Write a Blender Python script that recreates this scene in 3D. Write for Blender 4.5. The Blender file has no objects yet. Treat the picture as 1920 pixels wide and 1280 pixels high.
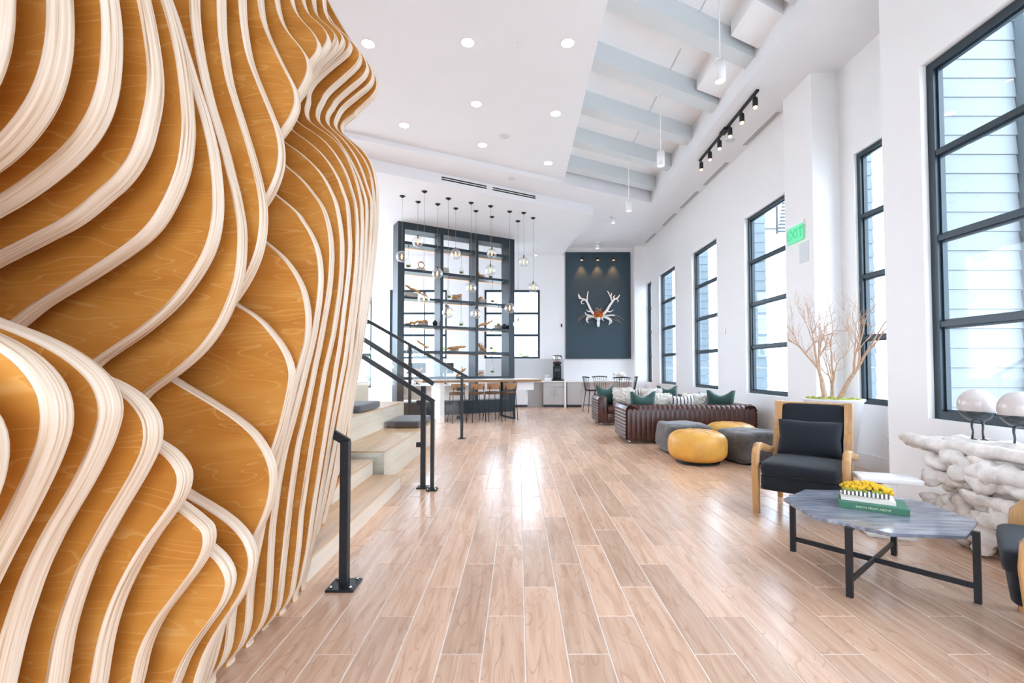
import bpy, bmesh, math, random
from mathutils import Vector, Matrix, noise
from mathutils.geometry import tessellate_polygon

# ------------------------------------------------------------------ camera, sky, exposure
sc = bpy.context.scene
C = sc.collection
cd = bpy.data.cameras.new('camera')
cam = bpy.data.objects.new('camera', cd)
C.objects.link(cam)
cam.location = (0, 0, 1.25)
cam.rotation_euler = (math.radians(91.66), 0, 0)
cd.sensor_width = 36.0
cd.lens = 870.0 / 1920.0 * 36.0
cd.shift_x = -12.0 / 1920.0
cd.shift_y = 24.8 / 1920.0
cd.clip_start = 0.05
sc.camera = cam

W = bpy.data.worlds.new('sky')
sc.world = W
W.use_nodes = True
bg = W.node_tree.nodes['Background']
bg.inputs[0].default_value = (0.80, 0.945, 1.13, 1)
bg.inputs[1].default_value = 4.2
vs = sc.view_settings
vs.view_transform = 'Standard'
vs.look = 'None'
vs.exposure = 1.03
vs.gamma = 1.0
vs.use_curve_mapping = False
sc.cycles.max_bounces = 8
sc.cycles.diffuse_bounces = 5
sc.cycles.transparent_max_bounces = 16
sc.cycles.caustics_reflective = False
sc.cycles.caustics_refractive = False
sc.cycles.sample_clamp_indirect = 6.0

R = random.Random(7)
PI = math.pi

# ------------------------------------------------------------------ materials
def new_mat(name):
    m = bpy.data.materials.new(name)
    m.use_nodes = True
    nt = m.node_tree
    return m, nt, nt.nodes['Principled BSDF']

def plain(name, col, rough=0.5, metal=0.0, spec=0.5, var=0.04, scale=6.0, emit=None, es=0.0, bump=0.0, sheen=0.0, coat=0.0):
    m, nt, b = new_mat(name)
    tc = nt.nodes.new('ShaderNodeTexCoord')
    n = nt.nodes.new('ShaderNodeTexNoise')
    n.inputs['Scale'].default_value = scale
    n.inputs['Detail'].default_value = 4
    nt.links.new(tc.outputs['Object'], n.inputs['Vector'])
    r = nt.nodes.new('ShaderNodeValToRGB')
    lo = [max(0, c * (1 - var)) for c in col]
    hi = [min(1, c * (1 + var)) for c in col]
    r.color_ramp.elements[0].position = 0.3
    r.color_ramp.elements[1].position = 0.7
    r.color_ramp.elements[0].color = (*lo, 1)
    r.color_ramp.elements[1].color = (*hi, 1)
    nt.links.new(n.outputs['Fac'], r.inputs['Fac'])
    nt.links.new(r.outputs['Color'], b.inputs['Base Color'])
    b.inputs['Roughness'].default_value = rough
    b.inputs['Metallic'].default_value = metal
    b.inputs['Specular IOR Level'].default_value = spec
    b.inputs['Sheen Weight'].default_value = sheen
    b.inputs['Coat Weight'].default_value = coat
    if emit:
        b.inputs['Emission Color'].default_value = (*emit, 1)
        b.inputs['Emission Strength'].default_value = es
    if bump:
        bp = nt.nodes.new('ShaderNodeBump')
        bp.inputs['Strength'].default_value = bump
        bp.inputs['Distance'].default_value = 0.01
        nt.links.new(n.outputs['Fac'], bp.inputs['Height'])
        nt.links.new(bp.outputs['Normal'], b.inputs['Normal'])
    return m

def streaked(name, stops, scale, rough=0.5, coord='Object', detail=5, distort=0.0, spec=0.5, bump=0.0, perobj=False, tint=None, lines=None):
    """noise stretched by a per-axis scale, colour ramp, optional contour lines of grain"""
    m, nt, b = new_mat(name)
    if coord == 'World':
        g = nt.nodes.new('ShaderNodeNewGeometry'); src = g.outputs['Position']
    else:
        tc = nt.nodes.new('ShaderNodeTexCoord'); src = tc.outputs[coord]
    rnd = None
    if perobj:
        if perobj == 'island':
            gi = nt.nodes.new('ShaderNodeNewGeometry'); rnd = gi.outputs['Random Per Island']
        else:
            oi = nt.nodes.new('ShaderNodeObjectInfo'); rnd = oi.outputs['Random']
        mu = nt.nodes.new('ShaderNodeMath'); mu.operation = 'MULTIPLY'; mu.inputs[1].default_value = 37.0
        nt.links.new(rnd, mu.inputs[0])
        ad = nt.nodes.new('ShaderNodeVectorMath'); ad.operation = 'ADD'
        nt.links.new(src, ad.inputs[0]); nt.links.new(mu.outputs[0], ad.inputs[1])
        src = ad.outputs[0]
    mp = nt.nodes.new('ShaderNodeMapping')
    mp.inputs['Scale'].default_value = scale
    nt.links.new(src, mp.inputs['Vector'])
    n = nt.nodes.new('ShaderNodeTexNoise')
    n.inputs['Scale'].default_value = 1.0
    n.inputs['Detail'].default_value = detail
    n.inputs['Distortion'].default_value = distort
    nt.links.new(mp.outputs['Vector'], n.inputs['Vector'])
    r = nt.nodes.new('ShaderNodeValToRGB')
    els = r.color_ramp.elements
    while len(els) < len(stops): els.new(0.5)
    for e, (p, c) in zip(els, stops):
        e.position = p; e.color = (*c, 1)
    nt.links.new(n.outputs['Fac'], r.inputs['Fac'])
    col = r.outputs['Color']
    if lines:
        lsc, lcol, lfac, ldet = lines
        mp2 = nt.nodes.new('ShaderNodeMapping'); mp2.inputs['Scale'].default_value = lsc
        nt.links.new(src, mp2.inputs['Vector'])
        n2 = nt.nodes.new('ShaderNodeTexNoise'); n2.inputs['Scale'].default_value = 1.0; n2.inputs['Detail'].default_value = ldet
        n2.inputs['Distortion'].default_value = 0.6
        nt.links.new(mp2.outputs['Vector'], n2.inputs['Vector'])
        mm = nt.nodes.new('ShaderNodeMath'); mm.operation = 'MULTIPLY'; mm.inputs[1].default_value = 14.0
        nt.links.new(n2.outputs['Fac'], mm.inputs[0])
        fr = nt.nodes.new('ShaderNodeMath'); fr.operation = 'FRACT'
        nt.links.new(mm.outputs[0], fr.inputs[0])
        r2 = nt.nodes.new('ShaderNodeValToRGB')
        r2.color_ramp.elements[0].position = 0.0; r2.color_ramp.elements[0].color = (lfac, lfac, lfac, 1)
        r2.color_ramp.elements[1].position = 0.16; r2.color_ramp.elements[1].color = (0, 0, 0, 1)
        nt.links.new(fr.outputs[0], r2.inputs['Fac'])
        mx = nt.nodes.new('ShaderNodeMix'); mx.data_type = 'RGBA'
        nt.links.new(r2.outputs['Color'], mx.inputs['Factor'])
        nt.links.new(col, mx.inputs['A'])
        mx.inputs['B'].default_value = (*lcol, 1)
        col = mx.outputs['Result']
    if perobj and tint:
        hs = nt.nodes.new('ShaderNodeHueSaturation')
        mr = nt.nodes.new('ShaderNodeMapRange')
        mr.inputs['To Min'].default_value = tint[0]; mr.inputs['To Max'].default_value = tint[1]
        nt.links.new(rnd, mr.inputs['Value'])
        nt.links.new(mr.outputs['Result'], hs.inputs['Value'])
        nt.links.new(col, hs.inputs['Color'])
        col = hs.outputs['Color']
    nt.links.new(col, b.inputs['Base Color'])
    b.inputs['Roughness'].default_value = rough
    b.inputs['Specular IOR Level'].default_value = spec
    if bump:
        bp = nt.nodes.new('ShaderNodeBump')
        bp.inputs['Strength'].default_value = bump
        bp.inputs['Distance'].default_value = 0.004
        nt.links.new(n.outputs['Fac'], bp.inputs['Height'])
        nt.links.new(bp.outputs['Normal'], b.inputs['Normal'])
    return m

def clear_glass(name, tint=(1, 1, 1), edge=0.5, base=0.05):
    m = bpy.data.materials.new(name)
    m.use_nodes = True
    nt = m.node_tree
    nt.nodes.clear()
    out = nt.nodes.new('ShaderNodeOutputMaterial')
    tr = nt.nodes.new('ShaderNodeBsdfTransparent'); tr.inputs[0].default_value = (*tint, 1)
    gl = nt.nodes.new('ShaderNodeBsdfGlossy'); gl.inputs['Roughness'].default_value = 0.02
    lw = nt.nodes.new('ShaderNodeLayerWeight'); lw.inputs['Blend'].default_value = 0.35
    mr = nt.nodes.new('ShaderNodeMapRange')
    mr.inputs['To Min'].default_value = base; mr.inputs['To Max'].default_value = edge
    nt.links.new(lw.outputs['Facing'], mr.inputs['Value'])
    mx = nt.nodes.new('ShaderNodeMixShader')
    nt.links.new(mr.outputs['Result'], mx.inputs[0])
    nt.links.new(tr.outputs[0], mx.inputs[1]); nt.links.new(gl.outputs[0], mx.inputs[2])
    nt.links.new(mx.outputs[0], out.inputs['Surface'])
    return m

def glow(name, col, s):
    m = bpy.data.materials.new(name)
    m.use_nodes = True
    nt = m.node_tree
    nt.nodes.clear()
    out = nt.nodes.new('ShaderNodeOutputMaterial')
    e = nt.nodes.new('ShaderNodeEmission')
    e.inputs[0].default_value = (*col, 1); e.inputs[1].default_value = s
    nt.links.new(e.outputs[0], out.inputs['Surface'])
    return m

M = {}
M['wall'] = plain('wall_paint', (0.86, 0.85, 0.845), 0.6, var=0.01, scale=3)
M['ceil'] = plain('ceiling_paint', (0.82, 0.82, 0.84), 0.7, var=0.01, scale=2)
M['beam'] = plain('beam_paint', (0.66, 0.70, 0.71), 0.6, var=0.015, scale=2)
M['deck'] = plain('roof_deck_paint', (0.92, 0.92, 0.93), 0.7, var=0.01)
M['trimw'] = plain('white_trim_paint', (0.87, 0.87, 0.87), 0.4, var=0.01)
M['steel'] = plain('window_frame_metal', (0.016, 0.032, 0.044), 0.4, var=0.1)
M['black'] = plain('black_metal', (0.008, 0.011, 0.015), 0.42, var=0.15, scale=20)
M['blackm'] = plain('matt_black', (0.006, 0.007, 0.008), 0.6, var=0.15, scale=20)
M['navyshelf'] = plain('charcoal_blue_lacquer', (0.012, 0.024, 0.033), 0.4, var=0.08, scale=4)
M['panel'] = plain('slate_blue_panel', (0.026, 0.052, 0.072), 0.55, var=0.05, scale=5)
M['glass'] = clear_glass('window_glass', (0.97, 0.985, 0.99), 0.09, 0.008)
M['railglass'] = clear_glass('railing_glass', (0.965, 0.985, 0.985), 0.4, 0.04)
M['globe'] = clear_glass('globe_glass', (0.98, 0.985, 0.985), 0.85, 0.07)
M['grout'] = plain('pale_grout', (0.90, 0.85, 0.81), 0.7, var=0.03, scale=40)
pk = dict(stops=[(0.25, (0.53, 0.315, 0.205)), (0.5, (0.67, 0.435, 0.30)), (0.75, (0.76, 0.53, 0.385))], scale=(26, 2.2, 26), rough=0.24, coord='World', detail=6, distort=0.8, spec=0.7, tint=(0.86, 1.12), lines=((7, 0.9, 7), (0.38, 0.2, 0.12), 0.5, 2))
M['plank'] = streaked('floor_plank_tile', perobj='object', **pk)
M['plank_far'] = streaked('floor_plank_tile_far', perobj='island', **pk)
M['finface'] = streaked('amber_stained_plywood', [(0.25, (0.47, 0.175, 0.028)), (0.5, (0.575, 0.24, 0.042)), (0.75, (0.66, 0.31, 0.068))], (3.2, 40, 9), 0.38, 'World', 6, 0.5, 0.4, perobj='object', tint=(0.94, 1.06), lines=((1.5, 5, 8.5), (0.70, 0.38, 0.12), 0.75, 1.8))
M['finedge'] = streaked('pale_plywood_edge', [(0.30, (0.36, 0.21, 0.115)), (0.42, (0.63, 0.47, 0.325)), (0.62, (0.75, 0.625, 0.50))], (2.5, 150, 2.5), 0.42, 'World', 4, 0.15, 0.4)
M['tread'] = streaked('tan_wood_tread', [(0.3, (0.52, 0.33, 0.18)), (0.7, (0.68, 0.46, 0.28))], (22, 1.5, 22), 0.35, 'World', 5, 0.4)
M['riser'] = streaked('pale_wood_riser', [(0.3, (0.66, 0.56, 0.44)), (0.7, (0.75, 0.66, 0.54))], (3, 1.2, 24), 0.4, 'World', 5, 0.4)
M['cushion'] = plain('grey_seat_fabric', (0.034, 0.040, 0.050), 0.9, var=0.15, scale=60, sheen=0.3)
M['leather'] = plain('brown_leather', (0.060, 0.017, 0.010), 0.34, var=0.3, scale=9, bump=0.1, coat=0.15, spec=0.55)
M['navy'] = plain('navy_wool', (0.005, 0.0075, 0.013), 0.9, var=0.2, scale=120, sheen=0.08, bump=0.1)
M['oak'] = streaked('honey_oak', [(0.3, (0.42, 0.21, 0.075)), (0.7, (0.60, 0.345, 0.145))], (30, 30, 4), 0.38, 'Object', 5, 0.4)
M['marble'] = streaked('grey_marble', [(0.3, (0.115, 0.125, 0.16)), (0.5, (0.20, 0.21, 0.25)), (0.75, (0.36, 0.37, 0.42))], (4, 34, 4), 0.13, 'Object', 5, 0.8)
M['pouf_y'] = plain('mustard_leather', (0.70, 0.365, 0.065), 0.42, var=0.14, scale=5, bump=0.1)
M['pouf_g'] = plain('grey_suede', (0.085, 0.078, 0.078), 0.75, var=0.35, scale=11, bump=0.4, sheen=0.3)
M['pot'] = plain('white_concrete_pot', (0.74, 0.74, 0.75), 0.45, var=0.03)
M['bark'] = plain('pale_bark', (0.56, 0.38, 0.265), 0.75, var=0.2, scale=30, bump=0.3)
M['moss'] = plain('green_moss', (0.33, 0.36, 0.06), 0.9, var=0.4, scale=25, bump=0.5)
M['mossdk'] = plain('dark_green_moss', (0.16, 0.24, 0.03), 0.9, var=0.4, scale=25)
M['drift'] = plain('whitewashed_driftwood', (0.80, 0.74, 0.69), 0.75, var=0.16, scale=14, bump=0.9)
M['whiteg'] = plain('cream_glaze', (0.60, 0.53, 0.50), 0.12, var=0.01)
M['pewter'] = plain('grey_glaze', (0.035, 0.043, 0.05), 0.18, var=0.1)
M['iron'] = plain('cast_iron', (0.045, 0.052, 0.06), 0.45, metal=0.3, var=0.2)
M['green'] = plain('emerald_velvet', (0.002, 0.050, 0.040), 0.6, var=0.3, scale=12, sheen=0.6)
M['fur'] = plain('cream_fur', (0.80, 0.76, 0.69), 0.95, var=0.1, scale=60, bump=0.8, sheen=0.4)
M['mustard'] = plain('mustard_blossom', (0.70, 0.42, 0.015), 0.8, var=0.3, scale=60)
M['whitewood'] = plain('white_lacquer', (0.84, 0.83, 0.82), 0.3, var=0.01)
M['greige'] = plain('greige_cabinet', (0.50, 0.48, 0.46), 0.45, var=0.02)
M['splash'] = plain('backsplash_grey', (0.60, 0.58, 0.57), 0.5, var=0.02)
M['counter'] = plain('pale_stone_counter', (0.72, 0.68, 0.63), 0.3, var=0.05, scale=14)
M['chrome'] = plain('brushed_steel', (0.55, 0.56, 0.58), 0.25, metal=1.0)
M['gold'] = streaked('golden_driftwood', [(0.3, (0.50, 0.20, 0.05)), (0.7, (0.70, 0.35, 0.11))], (8, 8, 8), 0.5, 'Object', 4)
M['paper'] = streaked('stacked_paper', [(0.35, (0.60, 0.50, 0.43)), (0.65, (0.80, 0.72, 0.66))], (1, 1, 60), 0.7, 'Object', 3)
M['tan'] = plain('tan_leather', (0.30, 0.145, 0.055), 0.5, var=0.1)
M['brownseat'] = plain('brown_tweed', (0.145, 0.075, 0.035), 0.9, var=0.3, scale=50)
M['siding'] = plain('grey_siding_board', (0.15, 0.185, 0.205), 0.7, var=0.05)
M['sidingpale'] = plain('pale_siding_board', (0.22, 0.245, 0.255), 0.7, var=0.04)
M['pave'] = plain('pale_paving', (0.62, 0.61, 0.59), 0.9, var=0.05, scale=1)
M['leaf'] = plain('hedge_leaf', (0.22, 0.38, 0.10), 0.8, var=0.4, scale=6)
M['bone'] = plain('white_bone', (0.82, 0.80, 0.78), 0.5, var=0.03)
M['orange'] = plain('orange_petals', (0.55, 0.17, 0.012), 0.8, var=0.4, scale=50)
M['redpetal'] = plain('red_petals', (0.35, 0.03, 0.012), 0.8, var=0.3, scale=50)
M['twig'] = plain('dry_grass_stalk', (0.30, 0.235, 0.16), 0.8, var=0.2)
M['bookg'] = plain('green_book_cloth', (0.035, 0.155, 0.085), 0.55, var=0.05)
M['bookw'] = plain('off_white_cover', (0.76, 0.70, 0.65), 0.5, var=0.03)
M['pages'] = streaked('page_edges', [(0.4, (0.72, 0.72, 0.73)), (0.6, (0.85, 0.85, 0.85))], (1, 1, 300), 0.8, 'Object', 2)
M['bulb'] = glow('warm_filament_glow', (1.0, 0.42, 0.13), 2.2)
M['amberglass'] = clear_glass('amber_bulb_glass', (1.0, 0.88, 0.74), 0.45, 0.06)
M['led'] = glow('warm_led', (1.0, 0.50, 0.20), 0.9)
M['downlight'] = glow('downlight_lens', (1.0, 0.93, 0.82), 9.0)
M['spotglow'] = glow('warm_spot_lens', (1.0, 0.52, 0.26), 2.2)
M['slot'] = plain('vent_slot', (0.10, 0.10, 0.11), 0.6)
M['exit'] = plain('green_lit_letters', (0.03, 0.40, 0.18), 0.5, emit=(0.05, 0.62, 0.25), es=0.22)
M['exitglass'] = plain('green_lit_panel', (0.12, 0.46, 0.27), 0.2, emit=(0.13, 0.70, 0.36), es=0.34)
M['lettering'] = plain('pale_gilt_lettering', (0.55, 0.58, 0.40), 0.5)
M['terr'] = clear_glass('terrarium_glass', (0.95, 0.98, 0.98), 0.55, 0.05)

def stripes(name, a, b, axis, freq, duty, rough=0.8):
    m, nt, bs = new_mat(name)
    tc = nt.nodes.new('ShaderNodeTexCoord')
    sp = nt.nodes.new('ShaderNodeSeparateXYZ')
    nt.links.new(tc.outputs['Object'], sp.inputs[0])
    mu = nt.nodes.new('ShaderNodeMath'); mu.operation = 'MULTIPLY'; mu.inputs[1].default_value = freq
    nt.links.new(sp.outputs[axis], mu.inputs[0])
    fr = nt.nodes.new('ShaderNodeMath'); fr.operation = 'FRACT'
    nt.links.new(mu.outputs[0], fr.inputs[0])
    gt = nt.nodes.new('ShaderNodeMath'); gt.operation = 'GREATER_THAN'; gt.inputs[1].default_value = duty
    nt.links.new(fr.outputs[0], gt.inputs[0])
    mx = nt.nodes.new('ShaderNodeMix'); mx.data_type = 'RGBA'
    nt.links.new(gt.outputs[0], mx.inputs['Factor'])
    mx.inputs['A'].default_value = (*a, 1); mx.inputs['B'].default_value = (*b, 1)
    nt.links.new(mx.outputs['Result'], bs.inputs['Base Color'])
    bs.inputs['Roughness'].default_value = rough
    return m
M['stripe'] = stripes('black_and_cream_stripe', (0.03, 0.03, 0.03), (0.78, 0.75, 0.70), 0, 16.0, 0.32)
M['boxstripe'] = stripes('black_and_white_box', (0.05, 0.05, 0.05), (0.85, 0.85, 0.83), 0, 48.0, 0.5, 0.4)

# ------------------------------------------------------------------ mesh helpers
class MB:
    def __init__(s):
        s.v = []; s.f = []; s.m = []; s.smooth = []
    def add(s, vs, fs, mi=0, sm=False):
        o = len(s.v)
        s.v += [tuple(v) for v in vs]
        for f in fs:
            s.f.append([i + o for i in f]); s.m.append(mi); s.smooth.append(sm)
        return s
    def box(s, x0, x1, y0, y1, z0, z1, mi=0):
        vs = [(x0, y0, z0), (x1, y0, z0), (x1, y1, z0), (x0, y1, z0), (x0, y0, z1), (x1, y0, z1), (x1, y1, z1), (x0, y1, z1)]
        fs = [(3, 2, 1, 0), (4, 5, 6, 7), (0, 1, 5, 4), (1, 2, 6, 5), (2, 3, 7, 6), (3, 0, 4, 7)]
        return s.add(vs, fs, mi)
    def bbox(s, x0, x1, y0, y1, z0, z1, b=0.01, seg=2, mi=0):
        """box with rounded edges"""
        bm = bmesh.new()
        bmesh.ops.create_cube(bm, size=1.0)
        for v in bm.verts:
            v.co = Vector(((x0 + x1) / 2 + v.co.x * (x1 - x0), (y0 + y1) / 2 + v.co.y * (y1 - y0), (z0 + z1) / 2 + v.co.z * (z1 - z0)))
        bmesh.ops.bevel(bm, geom=bm.edges[:], offset=b, segments=seg, affect='EDGES', profile=0.5)
        bm.verts.ensure_lookup_table(); bm.verts.index_update()
        s.add([v.co for v in bm.verts], [[v.index for v in f.verts] for f in bm.faces], mi, seg > 1)
        bm.free()
        return s
    def prism(s, poly, z0, z1, mi=0):
        n = len(poly)
        vs = [(x, y, z0) for x, y in poly] + [(x, y, z1) for x, y in poly]
        fs = [list(range(n))[::-1], list(range(n, 2 * n))] + [(i, (i + 1) % n, n + (i + 1) % n, n + i) for i in range(n)]
        return s.add(vs, fs, mi)
    def bar(s, a, b, w, h, up=(0, 0, 1), mi=0):
        a = Vector(a); b = Vector(b); d = (b - a).normalized()
        u = Vector(up)
        if abs(d.dot(u)) > 0.98: u = Vector((0, 1, 0))
        r = d.cross(u).normalized(); u = r.cross(d).normalized()
        vs = []
        for p in (a, b):
            for i, j in ((-1, -1), (1, -1), (1, 1), (-1, 1)):
                vs.append(p + r * (w / 2 * i) + u * (h / 2 * j))
        return s.add(vs, [(3, 2, 1, 0), (4, 5, 6, 7), (0, 1, 5, 4), (1, 2, 6, 5), (2, 3, 7, 6), (3, 0, 4, 7)], mi)
    def tube(s, pts, rad, n=8, mi=0, cap=True):
        pts = [Vector(p) for p in pts]
        if not isinstance(rad, (list, tuple)): rad = [rad] * len(pts)
        vs = []; fs = []
        prev = None
        for i, p in enumerate(pts):
            d = (pts[min(i + 1, len(pts) - 1)] - pts[max(i - 1, 0)])
            if d.length < 1e-9: d = Vector((0, 0, 1))
            d.normalize()
            if prev is None:
                r = d.cross(Vector((0, 0, 1)) if abs(d.z) < 0.9 else Vector((1, 0, 0))).normalized()
            else:
                r = (prev - d * prev.dot(d))
                r = r.normalized() if r.length > 1e-6 else d.orthogonal().normalized()
            prev = r
            u = d.cross(r)
            for k in range(n):
                a = 2 * PI * k / n
                vs.append(p + (r * math.cos(a) + u * math.sin(a)) * rad[i])
        for i in range(len(pts) - 1):
            for k in range(n):
                fs.append((i * n + k, i * n + (k + 1) % n, (i + 1) * n + (k + 1) % n, (i + 1) * n + k))
        if cap:
            fs.append(list(range(n))[::-1]); fs.append([(len(pts) - 1) * n + k for k in range(n)])
        return s.add(vs, fs, mi, True)
    def lathe(s, prof, n=24, c=(0, 0, 0), mi=0):
        vs = []; fs = []
        for r, z in prof:
            for k in range(n):
                a = 2 * PI * k / n
                vs.append((c[0] + r * math.cos(a), c[1] + r * math.sin(a), c[2] + z))
        m = len(prof)
        for i in range(m - 1):
            for k in range(n):
                fs.append((i * n + k, i * n + (k + 1) % n, (i + 1) * n + (k + 1) % n, (i + 1) * n + k))
        if prof[0][0] > 1e-4: fs.append(list(range(n))[::-1])
        if prof[-1][0] > 1e-4: fs.append([(m - 1) * n + k for k in range(n)])
        return s.add(vs, fs, mi, True)
    def blob(s, c, rx, ry, rz, e1=1.0, e2=1.0, nu=24, nv=14, mi=0, jit=0.0, seed=0):
        """superellipsoid; small exponents give rounded boxes"""
        sg = lambda t, e: math.copysign(abs(t) ** e, t)
        vs = []; fs = []
        for j in range(nv + 1):
            ph = -PI / 2 + PI * j / nv
            for i in range(nu):
                th = 2 * PI * i / nu
                q = Vector((sg(math.cos(ph), e1) * sg(math.cos(th), e2), sg(math.cos(ph), e1) * sg(math.sin(th), e2), sg(math.sin(ph), e1)))
                k = 1.0
                if jit: k += jit * noise.noise(q * 2.2 + Vector((seed * 3.1, seed * 1.7, seed)))
                vs.append((c[0] + rx * q.x * k, c[1] + ry * q.y * k, c[2] + rz * q.z * k))
        for j in range(nv):
            for i in range(nu):
                fs.append((j * nu + i, j * nu + (i + 1) % nu, (j + 1) * nu + (i + 1) % nu, (j + 1) * nu + i))
        return s.add(vs, fs, mi, True)
    def grid(s, P, closed_u=False, mi=0, sm=True):
        nv = len(P); nu = len(P[0])
        vs = [p for row in P for p in row]; fs = []
        for j in range(nv - 1):
            for i in range(nu if closed_u else nu - 1):
                fs.append((j * nu + i, j * nu + (i + 1) % nu, (j + 1) * nu + (i + 1) % nu, (j + 1) * nu + i))
        return s.add(vs, fs, mi, sm)
    def mesh(s, name, mats):
        me = bpy.data.meshes.new(name)
        me.from_pydata(s.v, [], s.f)
        for m in (mats if isinstance(mats, (list, tuple)) else [mats]): me.materials.append(m)
        me.polygons.foreach_set('material_index', s.m)
        me.polygons.foreach_set('use_smooth', s.smooth)
        me.update()
        return me
    def build(s, name, mats, parent=None, loc=None, rotz=0.0):
        return link(name, s.mesh(name, mats), parent, loc, rotz)

def link(name, me, parent=None, loc=None, rotz=0.0):
    o = bpy.data.objects.new(name, me)
    C.objects.link(o)
    o.parent = parent
    if loc: o.location = loc
    if rotz: o.rotation_euler = (0, 0, rotz)
    return o
def tag(o, label, cat=None, group=None, kind=None):
    o['label'] = label
    if cat: o['category'] = cat
    if group: o['group'] = group
    if kind: o['kind'] = kind
    return o
def thing(name, label, cat, loc=(0, 0, 0), rotz=0.0, group=None, kind=None):
    o = bpy.data.objects.new(name, None)
    C.objects.link(o)
    o.empty_display_size = 0.1
    o.location = loc; o.rotation_euler = (0, 0, rotz)
    return tag(o, label, cat, group, kind)
def dup(root, loc, rotz, label=None, group=None, scale=None):
    r = root.copy(); C.objects.link(r); r.location = loc; r.rotation_euler = (0, 0, rotz)
    if scale: r.scale = scale
    if label: r['label'] = label
    if group: r['group'] = group
    for ch in list(root.children):
        c = ch.copy(); C.objects.link(c); c.parent = r
        for g in list(ch.children):
            d = g.copy(); C.objects.link(d); d.parent = c
    return r
def crom(P, per=6):
    """Catmull-Rom (centripetal-like) resampling of a 2-D polyline"""
    out = []
    n = len(P)
    for i in range(n - 1):
        p0 = P[max(i - 1, 0)]; p1 = P[i]; p2 = P[i + 1]; p3 = P[min(i + 2, n - 1)]
        for k in range(per):
            t = k / per
            out.append(tuple(0.5 * (2 * b + (c - a) * t + (2 * a - 5 * b + 4 * c - d) * t * t + (3 * b - a - 3 * c + d) * t ** 3) for a, b, c, d in zip(p0, p1, p2, p3)))
    out.append(tuple(P[-1]))
    return out
ORD = ['first', 'second', 'third', 'fourth', 'fifth', 'sixth', 'seventh', 'eighth', 'ninth', 'tenth', 'eleventh', 'twelfth', 'thirteenth', 'fourteenth']

# ------------------------------------------------------------------ floor of plank tiles
PWID, PLEN, GAP = 0.185, 0.935, 0.0055
FX0, FX1, FY0, FY1 = -7.0, 4.34, -2.5, 15.45
floor = MB().box(FX0, FX1, FY0, FY1, -0.08, -0.003).build('floor', M['grout'])
tag(floor, 'wood-look plank tile floor with pale grout lines running down the lobby', 'floor', kind='structure')
def px(X, Y, Z):
    t = math.radians(1.66); dz = Z - 1.25
    f = Y * math.cos(t) + dz * math.sin(t); v = dz * math.cos(t) - Y * math.sin(t)
    if f < 0.1: return None
    return 972 + 870 * X / f, 664.8 - 870 * v / f
planks = []
for k in range(-38, 24):
    xa = 0.03 + PWID * k; xb = xa + PWID
    if xb < FX0 or xa > FX1: continue
    base = 2.69 + 0.3117 * k
    n0 = math.floor((FY0 - base) / PLEN) - 1
    y = base + n0 * PLEN
    while y < FY1:
        a, b = max(y, FY0), min(y + PLEN, FY1)
        x0, x1 = max(xa, FX0), min(xb, FX1)
        y += PLEN
        if b - a < 0.03 or x1 - x0 < 0.02: continue
        cx, cy = (x0 + x1) / 2, (a + b) / 2
        area = 0.0
        hid = (cy < 2.62 and cx < -1.2) or (2.7 < cy < 8.1 and cx < -1.3)
        if not hid and a > 0.3:
            q = [px(x0, a, 0), px(x1, a, 0), px(x1, b, 0), px(x0, b, 0)]
            q = [(min(max(p[0], 0), 1920), min(max(p[1], 0), 1280)) for p in q]
            area = abs(sum(q[i][0] * q[(i + 1) % 4][1] - q[(i + 1) % 4][0] * q[i][1] for i in range(4))) / 2
        planks.append((area, x0 + GAP / 2, x1 - GAP / 2, a + GAP / 2, b - GAP / 2))
planks.sort(key=lambda t: -t[0])
full = {}
def plank_mesh(w, l):
    key = (round(w, 4), round(l, 4))
    if key not in full:
        e = 0.0015
        m = MB()
        vs = [(-w / 2, -l / 2, -0.004), (w / 2, -l / 2, -0.004), (w / 2, l / 2, -0.004), (-w / 2, l / 2, -0.004),
              (-w / 2 + e, -l / 2 + e, 0), (w / 2 - e, -l / 2 + e, 0), (w / 2 - e, l / 2 - e, 0), (-w / 2 + e, l / 2 - e, 0)]
        m.add(vs, [(4, 5, 6, 7), (0, 1, 5, 4), (1, 2, 6, 5), (2, 3, 7, 6), (3, 0, 4, 7)])
        full[key] = m.mesh('plank', M['plank'])
    return full[key]
far = MB()
for i, (ar, x0, x1, a, b) in enumerate(planks):
    if i < 300:
        link('plank', plank_mesh(x1 - x0, b - a), floor, ((x0 + x1) / 2, (a + b) / 2, 0))
    else:
        far.add([(x0, a, 0), (x1, a, 0), (x1, b, 0), (x0, b, 0), (x0 - .001, a - .001, -.004), (x1 + .001, a - .001, -.004), (x1 + .001, b + .001, -.004), (x0 - .001, b + .001, -.004)],
                [(0, 1, 2, 3), (4, 5, 1, 0), (5, 6, 2, 1), (6, 7, 3, 2), (7, 4, 0, 3)])
o = far.build('plank_field', M['plank_far'], floor); o['kind'] = 'stuff'

ground = MB().box(-60, 60, -60, 70, -0.4, -0.1).build('ground', M['pave'])
tag(ground, 'pale paving outside the building', 'ground', kind='structure')

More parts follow.
